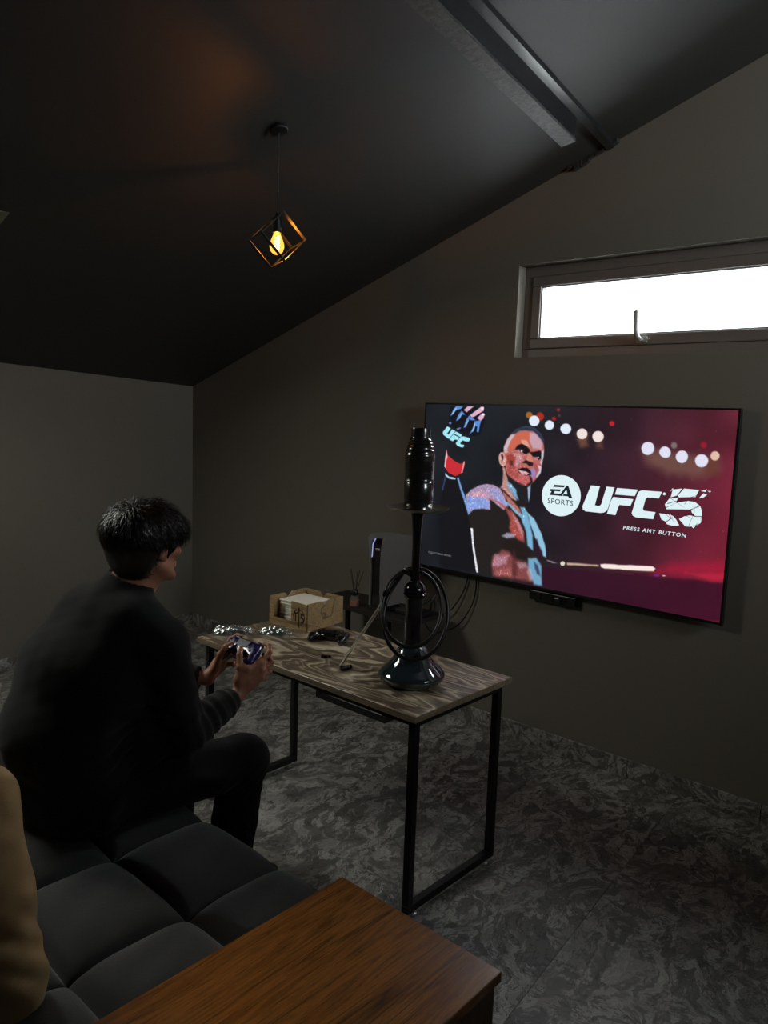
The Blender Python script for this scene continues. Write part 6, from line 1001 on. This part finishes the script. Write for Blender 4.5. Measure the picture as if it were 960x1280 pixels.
def hand_sdf(W, mcp, fingers, thumb, fore, vox=0.0017, fr=0.026):
    """W wrist; mcp 4 knuckles; fingers: 4 lists PIP, DIP, tip; thumb: 4 points; fore: point up the forearm"""
    allp = np.array([W, fore]+list(mcp)+[p for f in fingers for p in f]+list(thumb))
    S = SDF(allp.min(0)-0.04, allp.max(0)+0.04, vox)
    S.cone(fore, W, fr+0.006, fr-0.003, 0)
    S.ell(W, (fr, fr, fr*0.9), None, 0.012)
    rr = [0.0105, 0.0110, 0.0105, 0.0095]
    for i in range(4):
        S.cone(W, mcp[i], 0.017, rr[i]+0.0015, 0.010)
        if i < 3: S.cone((np.array(mcp[i])+np.array(W))/2, (np.array(mcp[i+1])+np.array(W))/2, 0.013, 0.013, 0.010); S.cone(mcp[i], mcp[i+1], rr[i], rr[i+1], 0.006)
    S.cone(W, thumb[0], 0.017, 0.014, 0.012)
    S.chain(thumb, [0.0145, 0.0115, 0.0100, 0.0080], 0.005)
    S.cone(thumb[1], mcp[0], 0.008, 0.009, 0.010)
    sc_ = [1.0, 1.04, 0.98, 0.86]
    for i in range(4):
        T_ = SDF(S.lo, S.lo+S.n*vox, vox); T_.D = None
        pts = [mcp[i]]+list(fingers[i]); rs = [0.0098*sc_[i], 0.0090*sc_[i], 0.0080*sc_[i], 0.0068*sc_[i]]
        for a in range(3):
            S.cone(pts[a], pts[a+1], rs[a], rs[a+1], 0.0022)
            S.ell(pts[a], (rs[a]*1.10,)*3, None, 0.003)
    return S

def nail(bm, tip, prev, outward, w=0.0055):
    t = Vector(np.array(tip)-np.array(prev)).normalized(); o = Vector(outward); o = (o-t*o.dot(t)).normalized(); s = t.cross(o)
    c = Vector(tip)+o*0.0066-t*0.001
    for k_ in range(1):
        vs = [bm.verts.new(c+s*x*w+t*y*0.0065-o*(x*x)*0.0016+o*0.0004) for x, y in ((-1, -1), (-0.4, -1.1), (0.4, -1.1), (1, -1), (1, 0.6), (0.5, 1.1), (-0.5, 1.1), (-1, 0.6))]; bm.faces.new(vs)

def shoe(parent, ankle, fwd):
    f = A3(*fwd); f /= np.linalg.norm(f); r = np.array([f[1], -f[0], 0]); a = np.array(ankle); Fr = [r, f, np.array([0, 0, 1.])]
    S = SDF(a-0.24, a+0.26, 0.004); g = lambda x, y, z: np.array([a[0], a[1], 0])+r*x+f*y+A3(0, 0, z)
    S.ell(g(0, 0.10, 0.045), (0.046, 0.12, 0.040), Fr); S.ell(g(0, -0.01, 0.06), (0.038, 0.055, 0.055), Fr, 0.03); S.half((0, 0, 0.024), (0, 0, -1), 0.0)
    S.cone(g(0, -0.01, 0.125), g(0, -0.01, 0.16), 0.03, 0.03, 0.0, 'sub')
    V_, t_, q_ = S.mesh(); Vv, Fc = join_polys([(V_, t_, q_)]); poly_obj('shoe', Vv, Fc, SHOE, parent)
    S = SDF(a-0.24, a+0.26, 0.004); S.ell(g(0, 0.075, 0.02), (0.049, 0.155, 0.06), Fr); S.half((0, 0, 0.026), (0, 0, 1)); S.half((0, 0, 0.001), (0, 0, -1))
    V_, t_, q_ = S.mesh(); Vv, Fc = join_polys([(V_, t_, q_)]); poly_obj('sole', Vv, Fc, SOLE, parent)

def rot_frame(yaw, pitch=0.0):
    """right, forward, up for a head turned by yaw (counter-clockwise from +Y) and pitched down"""
    f0 = A3(-math.sin(yaw), math.cos(yaw), 0); r = A3(math.cos(yaw), math.sin(yaw), 0); u_ = A3(0, 0, 1)
    f = f0*math.cos(pitch)-u_*math.sin(pitch); u2 = u_*math.cos(pitch)+f0*math.sin(pitch); return [r, f, u2]

# ------------------------------------------------------------------ the player
pp = thing('person', 'dark-haired person in a black sweatshirt seated on the sofa, holding a gamepad', 'person', (0, 0, 0))
pp.location = (-2.16, 1.0, 0.0); PO = np.array(pp.location)
def pobj(name, S, m, origin=PO, parent=None):
    V_, t_, q_ = S.mesh(); Vv, Fc = join_polys([(V_, t_, q_)]); return poly_obj(name, Vv, Fc, m, parent or pp, origin)

Hc = A3(-2.092, 1.262, 1.268); HF = rot_frame(math.radians(5), math.radians(4))
NB = A3(-2.125, 1.190, 1.108)
# held gamepad frame
CO = A3(-2.075, 1.615, 0.848); CUx = A3(0.992, 0.06, -0.02); CUx /= np.linalg.norm(CUx); CVy = A3(-0.03, 0.80, 0.60); CVy -= CUx*(CVy@CUx); CVy /= np.linalg.norm(CVy); CNz = np.cross(CUx, CVy)
G = lambda a, b, c: CO+CUx*a+CVy*b+CNz*c
# limbs
RS, RE, RW = A3(-1.960, 1.215, 0.985), A3(-1.962, 1.305, 0.690), A3(-2.035, 1.520, 0.752)
LS, LE, LW_ = A3(-2.320, 1.175, 0.965), A3(-2.410, 1.290, 0.760), A3(-2.215, 1.500, 0.838)
RH, RK, RA = A3(-2.06, 1.05, 0.535), A3(-1.985, 1.545, 0.515), A3(-2.005, 1.50, 0.10)
LH, LK_, LA = A3(-2.25, 1.04, 0.535), A3(-2.33, 1.50, 0.515), A3(-2.36, 1.52, 0.10)

hs, L = head_sdf(Hc, HF, NB)
V1 = hs.mesh()
# right hand
rw = G(0.056, -0.128, -0.046); RW = rw
rm = [G(0.092, -0.008, -0.004), G(0.099, -0.022, -0.022), G(0.096, -0.040, -0.038), G(0.086, -0.058, -0.048)]
rf = [[G(0.098, 0.034, 0.002), G(0.080, 0.055, 0.006), G(0.060, 0.056, 0.010)],
      [G(0.106, 0.016, -0.026), G(0.082, 0.032, -0.024), G(0.060, 0.030, -0.018)],
      [G(0.104, -0.006, -0.048), G(0.078, 0.006, -0.044), G(0.056, -0.006, -0.034)],
      [G(0.094, -0.030, -0.062), G(0.070, -0.022, -0.056), G(0.050, -0.034, -0.044)]]
rt_ = [G(0.058, -0.090, -0.008), G(0.056, -0.064, 0.026), G(0.042, -0.034, 0.050), G(0.030, -0.010, 0.054)]
hr = hand_sdf(rw, rm, rf, rt_, RE*0.55+rw*0.45)
hr.cone(rt_[0], G(0.074, -0.052, 0.008), 0.020, 0.0165, 0.014); hr.cone(G(0.074, -0.052, 0.006), rm[0], 0.015, 0.012, 0.010)
V2 = hr.mesh()
lw = G(-0.098, -0.118, -0.028); LW_ = lw
mi = lambda p: None
lm = [G(-0.092, -0.008, 0.002), G(-0.099, -0.022, -0.016), G(-0.097, -0.040, -0.032), G(-0.090, -0.058, -0.044)]
lf = [[G(-0.098, 0.034, 0.006), G(-0.080, 0.055, 0.008), G(-0.060, 0.056, 0.010)],
      [G(-0.106, 0.016, -0.022), G(-0.082, 0.032, -0.022), G(-0.060, 0.030, -0.018)],
      [G(-0.104, -0.006, -0.044), G(-0.078, 0.006, -0.042), G(-0.056, -0.006, -0.034)],
      [G(-0.096, -0.030, -0.060), G(-0.072, -0.022, -0.056), G(-0.050, -0.034, -0.044)]]
lt_ = [G(-0.074, -0.080, -0.006), G(-0.062, -0.048, 0.026), G(-0.046, -0.020, 0.044), G(-0.032, 0.002, 0.044)]
hl_ = hand_sdf(lw, lm, lf, lt_, LE*0.45+lw*0.55)
V3_ = hl_.mesh()
# body under the clothes (slightly inside them)
bs = SDF((-2.60, 0.78, -0.02), (-1.75, 1.78, 1.24), 0.009)
P0, P1, P2, P3 = A3(-2.150, 1.04, 0.56), A3(-2.150, 1.000, 0.72), A3(-2.145, 1.075, 0.89), A3(-2.135, 1.155, 1.030)
rr_ = A3(0.985, 0.17, 0)
def trunk(S, g, k=0.05):
    for s in (-1, 1):
        S.cone(P0+rr_*s*0.075, P1+rr_*s*0.070, 0.115+g, 0.110+g, k); S.cone(P1+rr_*s*0.070, P2+rr_*s*0.085, 0.110+g, 0.118+g, k)
        S.cone(P2+rr_*s*0.085, P3+rr_*s*0.095, 0.118+g, 0.085+g, k)
    S.cone(P1, P2, 0.118+g, 0.128+g, k); S.cone(P2, P3, 0.128+g, 0.095+g, k); S.cone(P0, P1, 0.118+g, 0.118+g, k)
    S.cone(P3+rr_*0.10, RS, 0.080+g, 0.066+g, k); S.cone(P3-rr_*0.10, LS, 0.080+g, 0.066+g, k)
    S.cone(P3, NB, 0.080+g, 0.060+g, 0.06)
trunk(bs, -0.022)
for a, b, c, d_ in ((RS, RE, RW, 0), (LS, LE, LW_, 0)):
    bs.cone(a, b, 0.050, 0.038, 0.02); bs.cone(b, c, 0.038, 0.024, 0.01)
for h_, k_, a_ in ((RH, RK, RA), (LH, LK_, LA)):
    bs.cone(h_, k_, 0.078, 0.055, 0.03); bs.cone(k_, a_, 0.052, 0.036, 0.02); bs.cone(a_, a_+A3(0, 0.10, -0.05), 0.034, 0.028, 0.02)
V4 = bs.mesh()
Vb, Fb = join_polys([V1, V2, V3_, V4])
body = poly_obj('body', Vb, Fb, SKIN, pp, PO)
# fingernails
NAIL = mat('nail', srgb(205, 160, 140), 0.3)
for q_ in (rt_, lt_):
    bm = BM(); nail(bm, q_[3], q_[2], CNz)
    for v_ in bm.verts: v_.co -= Vector(PO)
    obj('thumbnail', bm, NAIL, body)
# eyes
bm = BM()
bm.free(); EYEW = mat('eye_white', srgb(210, 205, 200), 0.2); IRIS = mat('iris', (0.02, 0.012, 0.008, 1), 0.1)
for s in (-1, 1):
    c_ = L(s*0.031, 0.0815, 0.005); bm = BM(); bmesh.ops.create_uvsphere(bm, u_segments=20, v_segments=12, radius=0.0122, matrix=Matrix.Translation(Vector(c_)-Vector(PO))); obj('eye', bm, EYEW, body, smooth=True)
    c_ = L(s*0.031, 0.0900, 0.005); bm = BM(); bmesh.ops.create_uvsphere(bm, u_segments=14, v_segments=8, radius=0.0052, matrix=Matrix.Translation(Vector(c_)-Vector(PO))); obj('iris', bm, IRIS, body, smooth=True)
hair = hair_obj(pp, Hc, HF, L); hair.location = (-PO[0], -PO[1], -PO[2])

# sweatshirt
ws = SDF((-2.66, 0.74, 0.42), (-1.74, 1.66, 1.26), 0.0055)
trunk(ws, 0.012)
ws.cone(P0+A3(0, -0.01, -0.02)-rr_*0.075, P0+A3(0, -0.01, -0.02)+rr_*0.075, 0.135, 0.135, 0.04)
for a, b, c in ((RS, RE, RW), (LS, LE, LW_)):
    dw = (c-b)/np.linalg.norm(c-b); ce = c-dw*0.045
    ws.cone(a, b, 0.080, 0.062, 0.035); ws.cone(b, ce-dw*0.03, 0.064, 0.052, 0.02)
    ws.cone(ce-dw*0.025, ce+dw*0.005, 0.044, 0.040, 0.006)
ws.cone(P2+rr_*0.06+A3(0, 0.06, -0.04), P0+rr_*0.085+A3(0, 0.14, 0.10), 0.105, 0.100, 0.05)
# collar stand
cup = (np.array(Hc)-NB); cup /= np.linalg.norm(cup)
ws.cone(NB-cup*0.02, NB+cup*0.036, 0.084, 0.073, 0.02)
ws.cone(NB+cup*0.018, NB+cup*0.14, 0.065, 0.072, 0.006, 'sub')
for (p, dirv, L_) in ((RW-(RW-RE)/np.linalg.norm(RW-RE)*0.036, RW-RE, 0.1), (LW_-(LW_-LE)/np.linalg.norm(LW_-LE)*0.036, LW_-LE, 0.1)):
    q = np.array(p); dd = np.array(dirv)/np.linalg.norm(dirv); ws.cone(q-dd*0.005, q+dd*L_, 0.034, 0.034, 0.002, 'sub')
def folds(X, Y, Z):
    d = 0.0
    def ring(c, ax, wl, amp, R_):
        t = (X-c[0])*ax[0]+(Y-c[1])*ax[1]+(Z-c[2])*ax[2]; r2 = (X-c[0])**2+(Y-c[1])**2+(Z-c[2])**2
        return amp*np.sin(t/wl*2*PI+3*np.sin(9*X+7*Z))*np.exp(-r2/R_**2)
    dr = (RW-RE)/np.linalg.norm(RW-RE)
    d = ring(RE+dr*0.06, dr, 0.042, 0.0058, 0.10)+ring(RW-dr*0.09, dr, 0.030, 0.0045, 0.05)+ring((RS+RE)/2+A3(0, 0, -0.06), A3(0.3, 0.3, 0.9), 0.065, 0.0045, 0.10)
    d = d+ring(P0+A3(0.12, 0.05, 0.10), A3(0.5, -0.3, 0.8), 0.06, 0.006, 0.13)+ring(A3(-2.0, 1.18, 0.86), A3(0.8, 0.5, 0.35), 0.07, 0.005, 0.12)
    d = d+ring(P0+A3(-0.05, -0.1, 0.02), A3(0.2, 0.1, 0.97), 0.060, 0.004, 0.10)
    return d+0.0007*np.sin(31*X+13*Z)*np.sin(23*Y-17*Z+1)+0.0005*np.sin(70*X-50*Z)*np.sin(60*Y+40*Z)
ws.ripple(folds)
ws.half((0, 0, 0.455), (0, 0, -1), 0.0)
sweat = pobj('sweatshirt', ws, SWEAT)
# ribbed bands
def band(name, c, ax, r0, w_, m, parent, n=56, rr2=None, squash=1.0, up=None):
    ax = Vector(ax).normalized(); s = ax.orthogonal().normalized() if up is None else Vector(up).normalized(); t = ax.cross(s); bm = BM(); rg = []
    for k_ in range(7):
        a = -1+2*k_/6; row = []
        for i in range(n):
            an = 2*PI*i/n; r = r0+0.0045*(1-a*a)+0.0009*math.sin(i*PI)+(0.0011 if i % 2 else 0)
            row.append(bm.verts.new(Vector(c)+(s*math.cos(an)+t*math.sin(an)*squash)*r+ax*a*w_/2-Vector(PO)))
        rg.append(row)
    for a, b in list(zip(rg, rg[1:])):
        for i in range(n): bm.faces.new((a[i], a[(i+1) % n], b[(i+1) % n], b[i]))
    row2 = [bm.verts.new(v_.co.lerp(Vector(c)-Vector(PO)+ax*w_/2, 0.12)) for v_ in rg[-1]]
    for i in range(n): bm.faces.new((rg[-1][i], rg[-1][(i+1) % n], row2[(i+1) % n], row2[i]))
    return obj(name, bm, m, parent, smooth=True)
for (w_, e_) in ((RW, RE), (LW_, LE)):
    dw = (w_-e_)/np.linalg.norm(w_-e_); band('cuff', w_-dw*0.055, dw, 0.0385, 0.055, SWEAT, sweat)
band('collar', NB+cup*0.040, cup, 0.069, 0.026, SWEAT, sweat, n=72)

# trousers
ts = SDF((-2.62, 0.78, 0.05), (-1.80, 1.72, 0.74), 0.006)
ts.cone(P0+A3(0, 0, -0.01)-rr_*0.09, P0+A3(0, 0, -0.01)+rr_*0.09, 0.118, 0.118, 0.03)
for h_, k_, a_ in ((RH, RK, RA), (LH, LK_, LA)):
    ts.cone(h_, k_, 0.108, 0.083, 0.03); ts.ell(k_+A3(0, 0.0, 0.0), (0.086, 0.088, 0.088), None, 0.02)
    ts.cone(k_, (k_+a_)/2, 0.078, 0.076, 0.015); ts.cone((k_+a_)/2, a_+A3(0, 0, 0.0), 0.076, 0.070, 0.01)
def tf(X, Y, Z):
    d = 0.0
    for kn in (RK, LK_):
        t = (Y-kn[1])*0.7-(Z-kn[2])*0.7; r2 = (X-kn[0])**2+(Y-kn[1]+0.05)**2+(Z-kn[2]+0.07)**2
        d = d+0.004*np.sin(t/0.035*2*PI+2*np.sin(8*X))*np.exp(-r2/0.10**2)
    return d+0.002*np.sin(25*X+11*Y)*np.sin(19*Z+8*Y)
ts.ripple(tf); ts.half((0, 0, 0.085), (0, 0, -1))
pobj('trousers', ts, TROUS)
for a_ in (RA, LA):
    e_ = bpy.data.objects.new('shoes', None)
    bpy.data.objects.remove(e_)
    shoe(pp, a_, (0.0, 1.0, 0))
for ch in pp.children:
    if ch.name.startswith('shoe') or ch.name.startswith('sole'): ch.location = (-PO[0], -PO[1], -PO[2])
# tee shirt hem peeping out
bm = BM(); T = Matrix.Translation(Vector((-1.985, 1.235, 0.632))-Vector(PO))
prism(bm, [(-0.016, -0.004), (0.016, -0.006), (0.012, 0.004), (-0.010, 0.006)], 'Y', -0.004, 0.004, T)
#obj('shirt_hem', bm, PAPER, pp)
bm.free()

# gamepad in the hands
PURP = mat('deep_blue_shell', srgb(34, 28, 92), 0.25, 0.0, Coat_Weight=0.7, Coat_Roughness=0.08)
PURP2 = mat('dark_blue_keys', srgb(20, 20, 48), 0.42, 0.0, Coat_Weight=0.2)
MG = Matrix(((CUx[0], CVy[0], CNz[0], CO[0]), (CUx[1], CVy[1], CNz[1], CO[1]), (CUx[2], CVy[2], CNz[2], CO[2]), (0, 0, 0, 1)))
gamepad('gamepad', 'deep blue gamepad held in both hands of the seated person', PURP, PURP2, MG)

# ------------------------------------------------------------------ second person, only a raised knee in frame
KHAKI = fabric('khaki_twill', srgb(182, 152, 108), srgb(160, 134, 96), 300, 0.85, 0.3, 0.1)
GREYSH = fabric('grey_shirt', srgb(70, 72, 76), srgb(60, 62, 66), 300, 0.9, 0.2)
p2 = thing('person', 'person in khaki trousers at the left edge, one knee raised on the sofa', 'person', (-1.80, 0.15, 0.45)); QO = np.array(p2.location)
K1, A1, H1 = A3(-1.656, 0.578, 0.836), A3(-1.530, 0.588, 0.49), A3(-1.80, 0.20, 0.575)
K2, A2, H2 = A3(-2.12, 0.36, 0.60), A3(-1.97, 0.60, 0.51), A3(-1.98, 0.12, 0.575)
S2 = SDF((-2.35, -0.18, 0.40), (-1.38, 0.78, 1.02), 0.006)
S2.cone(H1-A3(0.0, 0, 0.0), H2, 0.125, 0.125, 0.03); S2.cone(H1, K1, 0.105, 0.080, 0.04); S2.ell(K1, (0.088, 0.086, 0.084), None, 0.02); S2.cone(K1, (K1+A1)/2, 0.086, 0.086, 0.02); S2.cone((K1+A1)/2, A1, 0.086, 0.074, 0.02)
S2.cone(A1+A3(0.002, 0, -0.004), A1+A3(0.002, 0, 0.020), 0.080, 0.080, 0.005)
S2.cone(H2, K2, 0.105, 0.082, 0.04); S2.cone(K2, A2, 0.078, 0.060, 0.02)
def kf(X, Y, Z):
    d = 0.0
    def rg_(c, ax, wl, amp, R_): 
        t = (X-c[0])*ax[0]+(Y-c[1])*ax[1]+(Z-c[2])*ax[2]; r2 = (X-c[0])**2+(Y-c[1])**2+(Z-c[2])**2
        return amp*np.sin(t/wl*2*PI+2.2*np.sin(11*X+9*Y))*np.exp(-r2/R_**2)
    d = rg_(A1+A3(0, 0, 0.07), A3(0.55, -0.50, -0.67), 0.055, 0.0062, 0.10)+rg_(A1+A3(0, 0, 0.19), A3(0.35, 0.1, -0.93), 0.075, 0.005, 0.08)+rg_(K1+A3(0.02, 0.0, -0.045), A3(-0.5, 0.4, 0.76), 0.06, 0.007, 0.07)
    return d+0.0016*np.sin(40*X+20*Z)*np.sin(35*Y-22*Z)
S2.ripple(kf); S2.half((0, 0, 0.452), (0, 0, -1), 0.0)
V_, t_, q_ = S2.mesh(); Vv, Fc = join_polys([(V_, t_, q_)]); poly_obj('trousers', Vv, Fc, KHAKI, p2, QO)
SP = [A3(-1.90, 0.12, 0.60), A3(-1.91, 0.06, 0.80), A3(-1.91, 0.02, 1.02), A3(-1.90, 0.02, 1.16)]
S3 = SDF((-2.45, -0.2, 0.52), (-1.4, 0.6, 1.36), 0.008)
for s in (-1, 1):
    x_ = A3(s, 0, 0)
    S3.cone(SP[0]+x_*0.075, SP[1]+x_*0.07, 0.112, 0.108, 0.04); S3.cone(SP[1]+x_*0.07, SP[2]+x_*0.085, 0.108, 0.112, 0.04); S3.cone(SP[2]+x_*0.085, SP[3]+x_*0.08, 0.112, 0.075, 0.05); S3.cone(SP[3]+x_*0.08, SP[3]+x_*0.19-A3(0, 0, 0.03), 0.07, 0.07, 0.04)
SH = [SP[3]+A3(0.19, 0, -0.03), SP[3]+A3(-0.19, 0, -0.03)]; EL = [A3(-1.66, 0.12, 0.86), A3(-2.18, 0.10, 0.84)]; WR = [A3(-1.74, 0.34, 0.84), A3(-2.10, 0.32, 0.80)]
for a, b, c in zip(SH, EL, WR): S3.cone(a, b, 0.066, 0.052, 0.03); S3.cone(b, b*0.25+c*0.75, 0.052, 0.042, 0.02)
V_, t_, q_ = S3.mesh(); Vv, Fc = join_polys([(V_, t_, q_)]); poly_obj('shirt', Vv, Fc, GREYSH, p2, QO)
HF2 = rot_frame(math.radians(-15), 0.1); Hc2 = A3(-1.89, 0.06, 1.385)
h2, L2 = head_sdf(Hc2, HF2, SP[3]+A3(0, 0.0, 0.04), 0.004)
parts = [h2.mesh()]
S4 = SDF((-2.4, -0.15, 0.4), (-1.4, 0.8, 1.3), 0.009)
S4.cone(SP[0], SP[2], 0.09, 0.10, 0.02); S4.cone(SP[2], SP[3], 0.10, 0.06, 0.02)
for a, b, c in zip(SH, EL, WR): S4.cone(a, b, 0.045, 0.036, 0.02); S4.cone(b, c, 0.036, 0.026, 0.02)
for h_, k_, a_ in ((H1, K1, A1), (H2, K2, A2)): S4.cone(h_, k_, 0.075, 0.055, 0.02); S4.cone(k_, a_, 0.052, 0.04, 0.02); S4.cone(a_, a_+A3(-0.12, 0.02, -0.022), 0.034, 0.022, 0.02)
parts.append(S4.mesh())
for k_, (w_, e_) in enumerate(zip(WR, EL)):
    f = (w_-e_)/np.linalg.norm(w_-e_); f = A3(f[0], f[1]*1.0, f[2]-0.35); f /= np.linalg.norm(f); r = np.cross(f, A3(0, 0, 1)); r /= np.linalg.norm(r); sgn = -1 if k_ == 0 else 1; n_ = np.cross(r, f)
    mc = [w_+f*0.085+r*x for x in (sgn*0.028, sgn*0.010, -sgn*0.009, -sgn*0.026)]
    fg = [[m_+f*0.038-n_*0.010, m_+f*0.055-n_*0.026, m_+f*0.058-n_*0.044] for m_ in mc]
    tb_ = [w_+f*0.025+r*sgn*0.03, w_+f*0.055+r*sgn*0.05-n_*0.01, w_+f*0.08+r*sgn*0.052-n_*0.018, w_+f*0.10+r*sgn*0.048-n_*0.024]
    parts.append(hand_sdf(w_, mc, fg, tb_, e_*0.4+w_*0.6, 0.003).mesh())
Vb, Fb = join_polys(parts); poly_obj('body', Vb, Fb, SKIN, p2, QO)
h_ = hair_obj(p2, Hc2, HF2, L2, 5, 1500); h_.location = tuple(-QO)

# pale cushion at the sofa's left end
CU = fabric('pale_grey_cushion', srgb(186, 184, 176), srgb(170, 168, 160), 200, 0.9, 0.2)
cu = pad = None
bm = BM(); n = 20; T = Matrix.Translation((-2.600, 0.82, 0.60)) @ Matrix.Rotation(math.radians(-8), 4, 'Y') @ Matrix.Rotation(PI/2, 4, 'Y')
for sg in (-1, 1):
    g = []
    for i in range(n+1):
        row = []
        for j in range(n+1):
            a, b = i/n*2-1, j/n*2-1; z = sg*0.055*(max(0, 1-a**4)*max(0, 1-b**4))**0.55
            k_ = 1-0.06*(1-b*b)*abs(a)**3; kk = 1-0.06*(1-a*a)*abs(b)**3
            row.append(bm.verts.new(T @ Vector((a*0.145*k_, b*0.20*kk, z))))
        g.append(row)
    for i in range(n):
        for j in range(n): bm.faces.new((g[i][j], g[i+1][j], g[i+1][j+1], g[i][j+1]))
bmesh.ops.remove_doubles(bm, verts=bm.verts, dist=0.0005)
cu = obj('cushion', bm, CU, smooth=True); tag(cu, 'pale grey cushion upright at the far left end of the sofa', 'cushion')
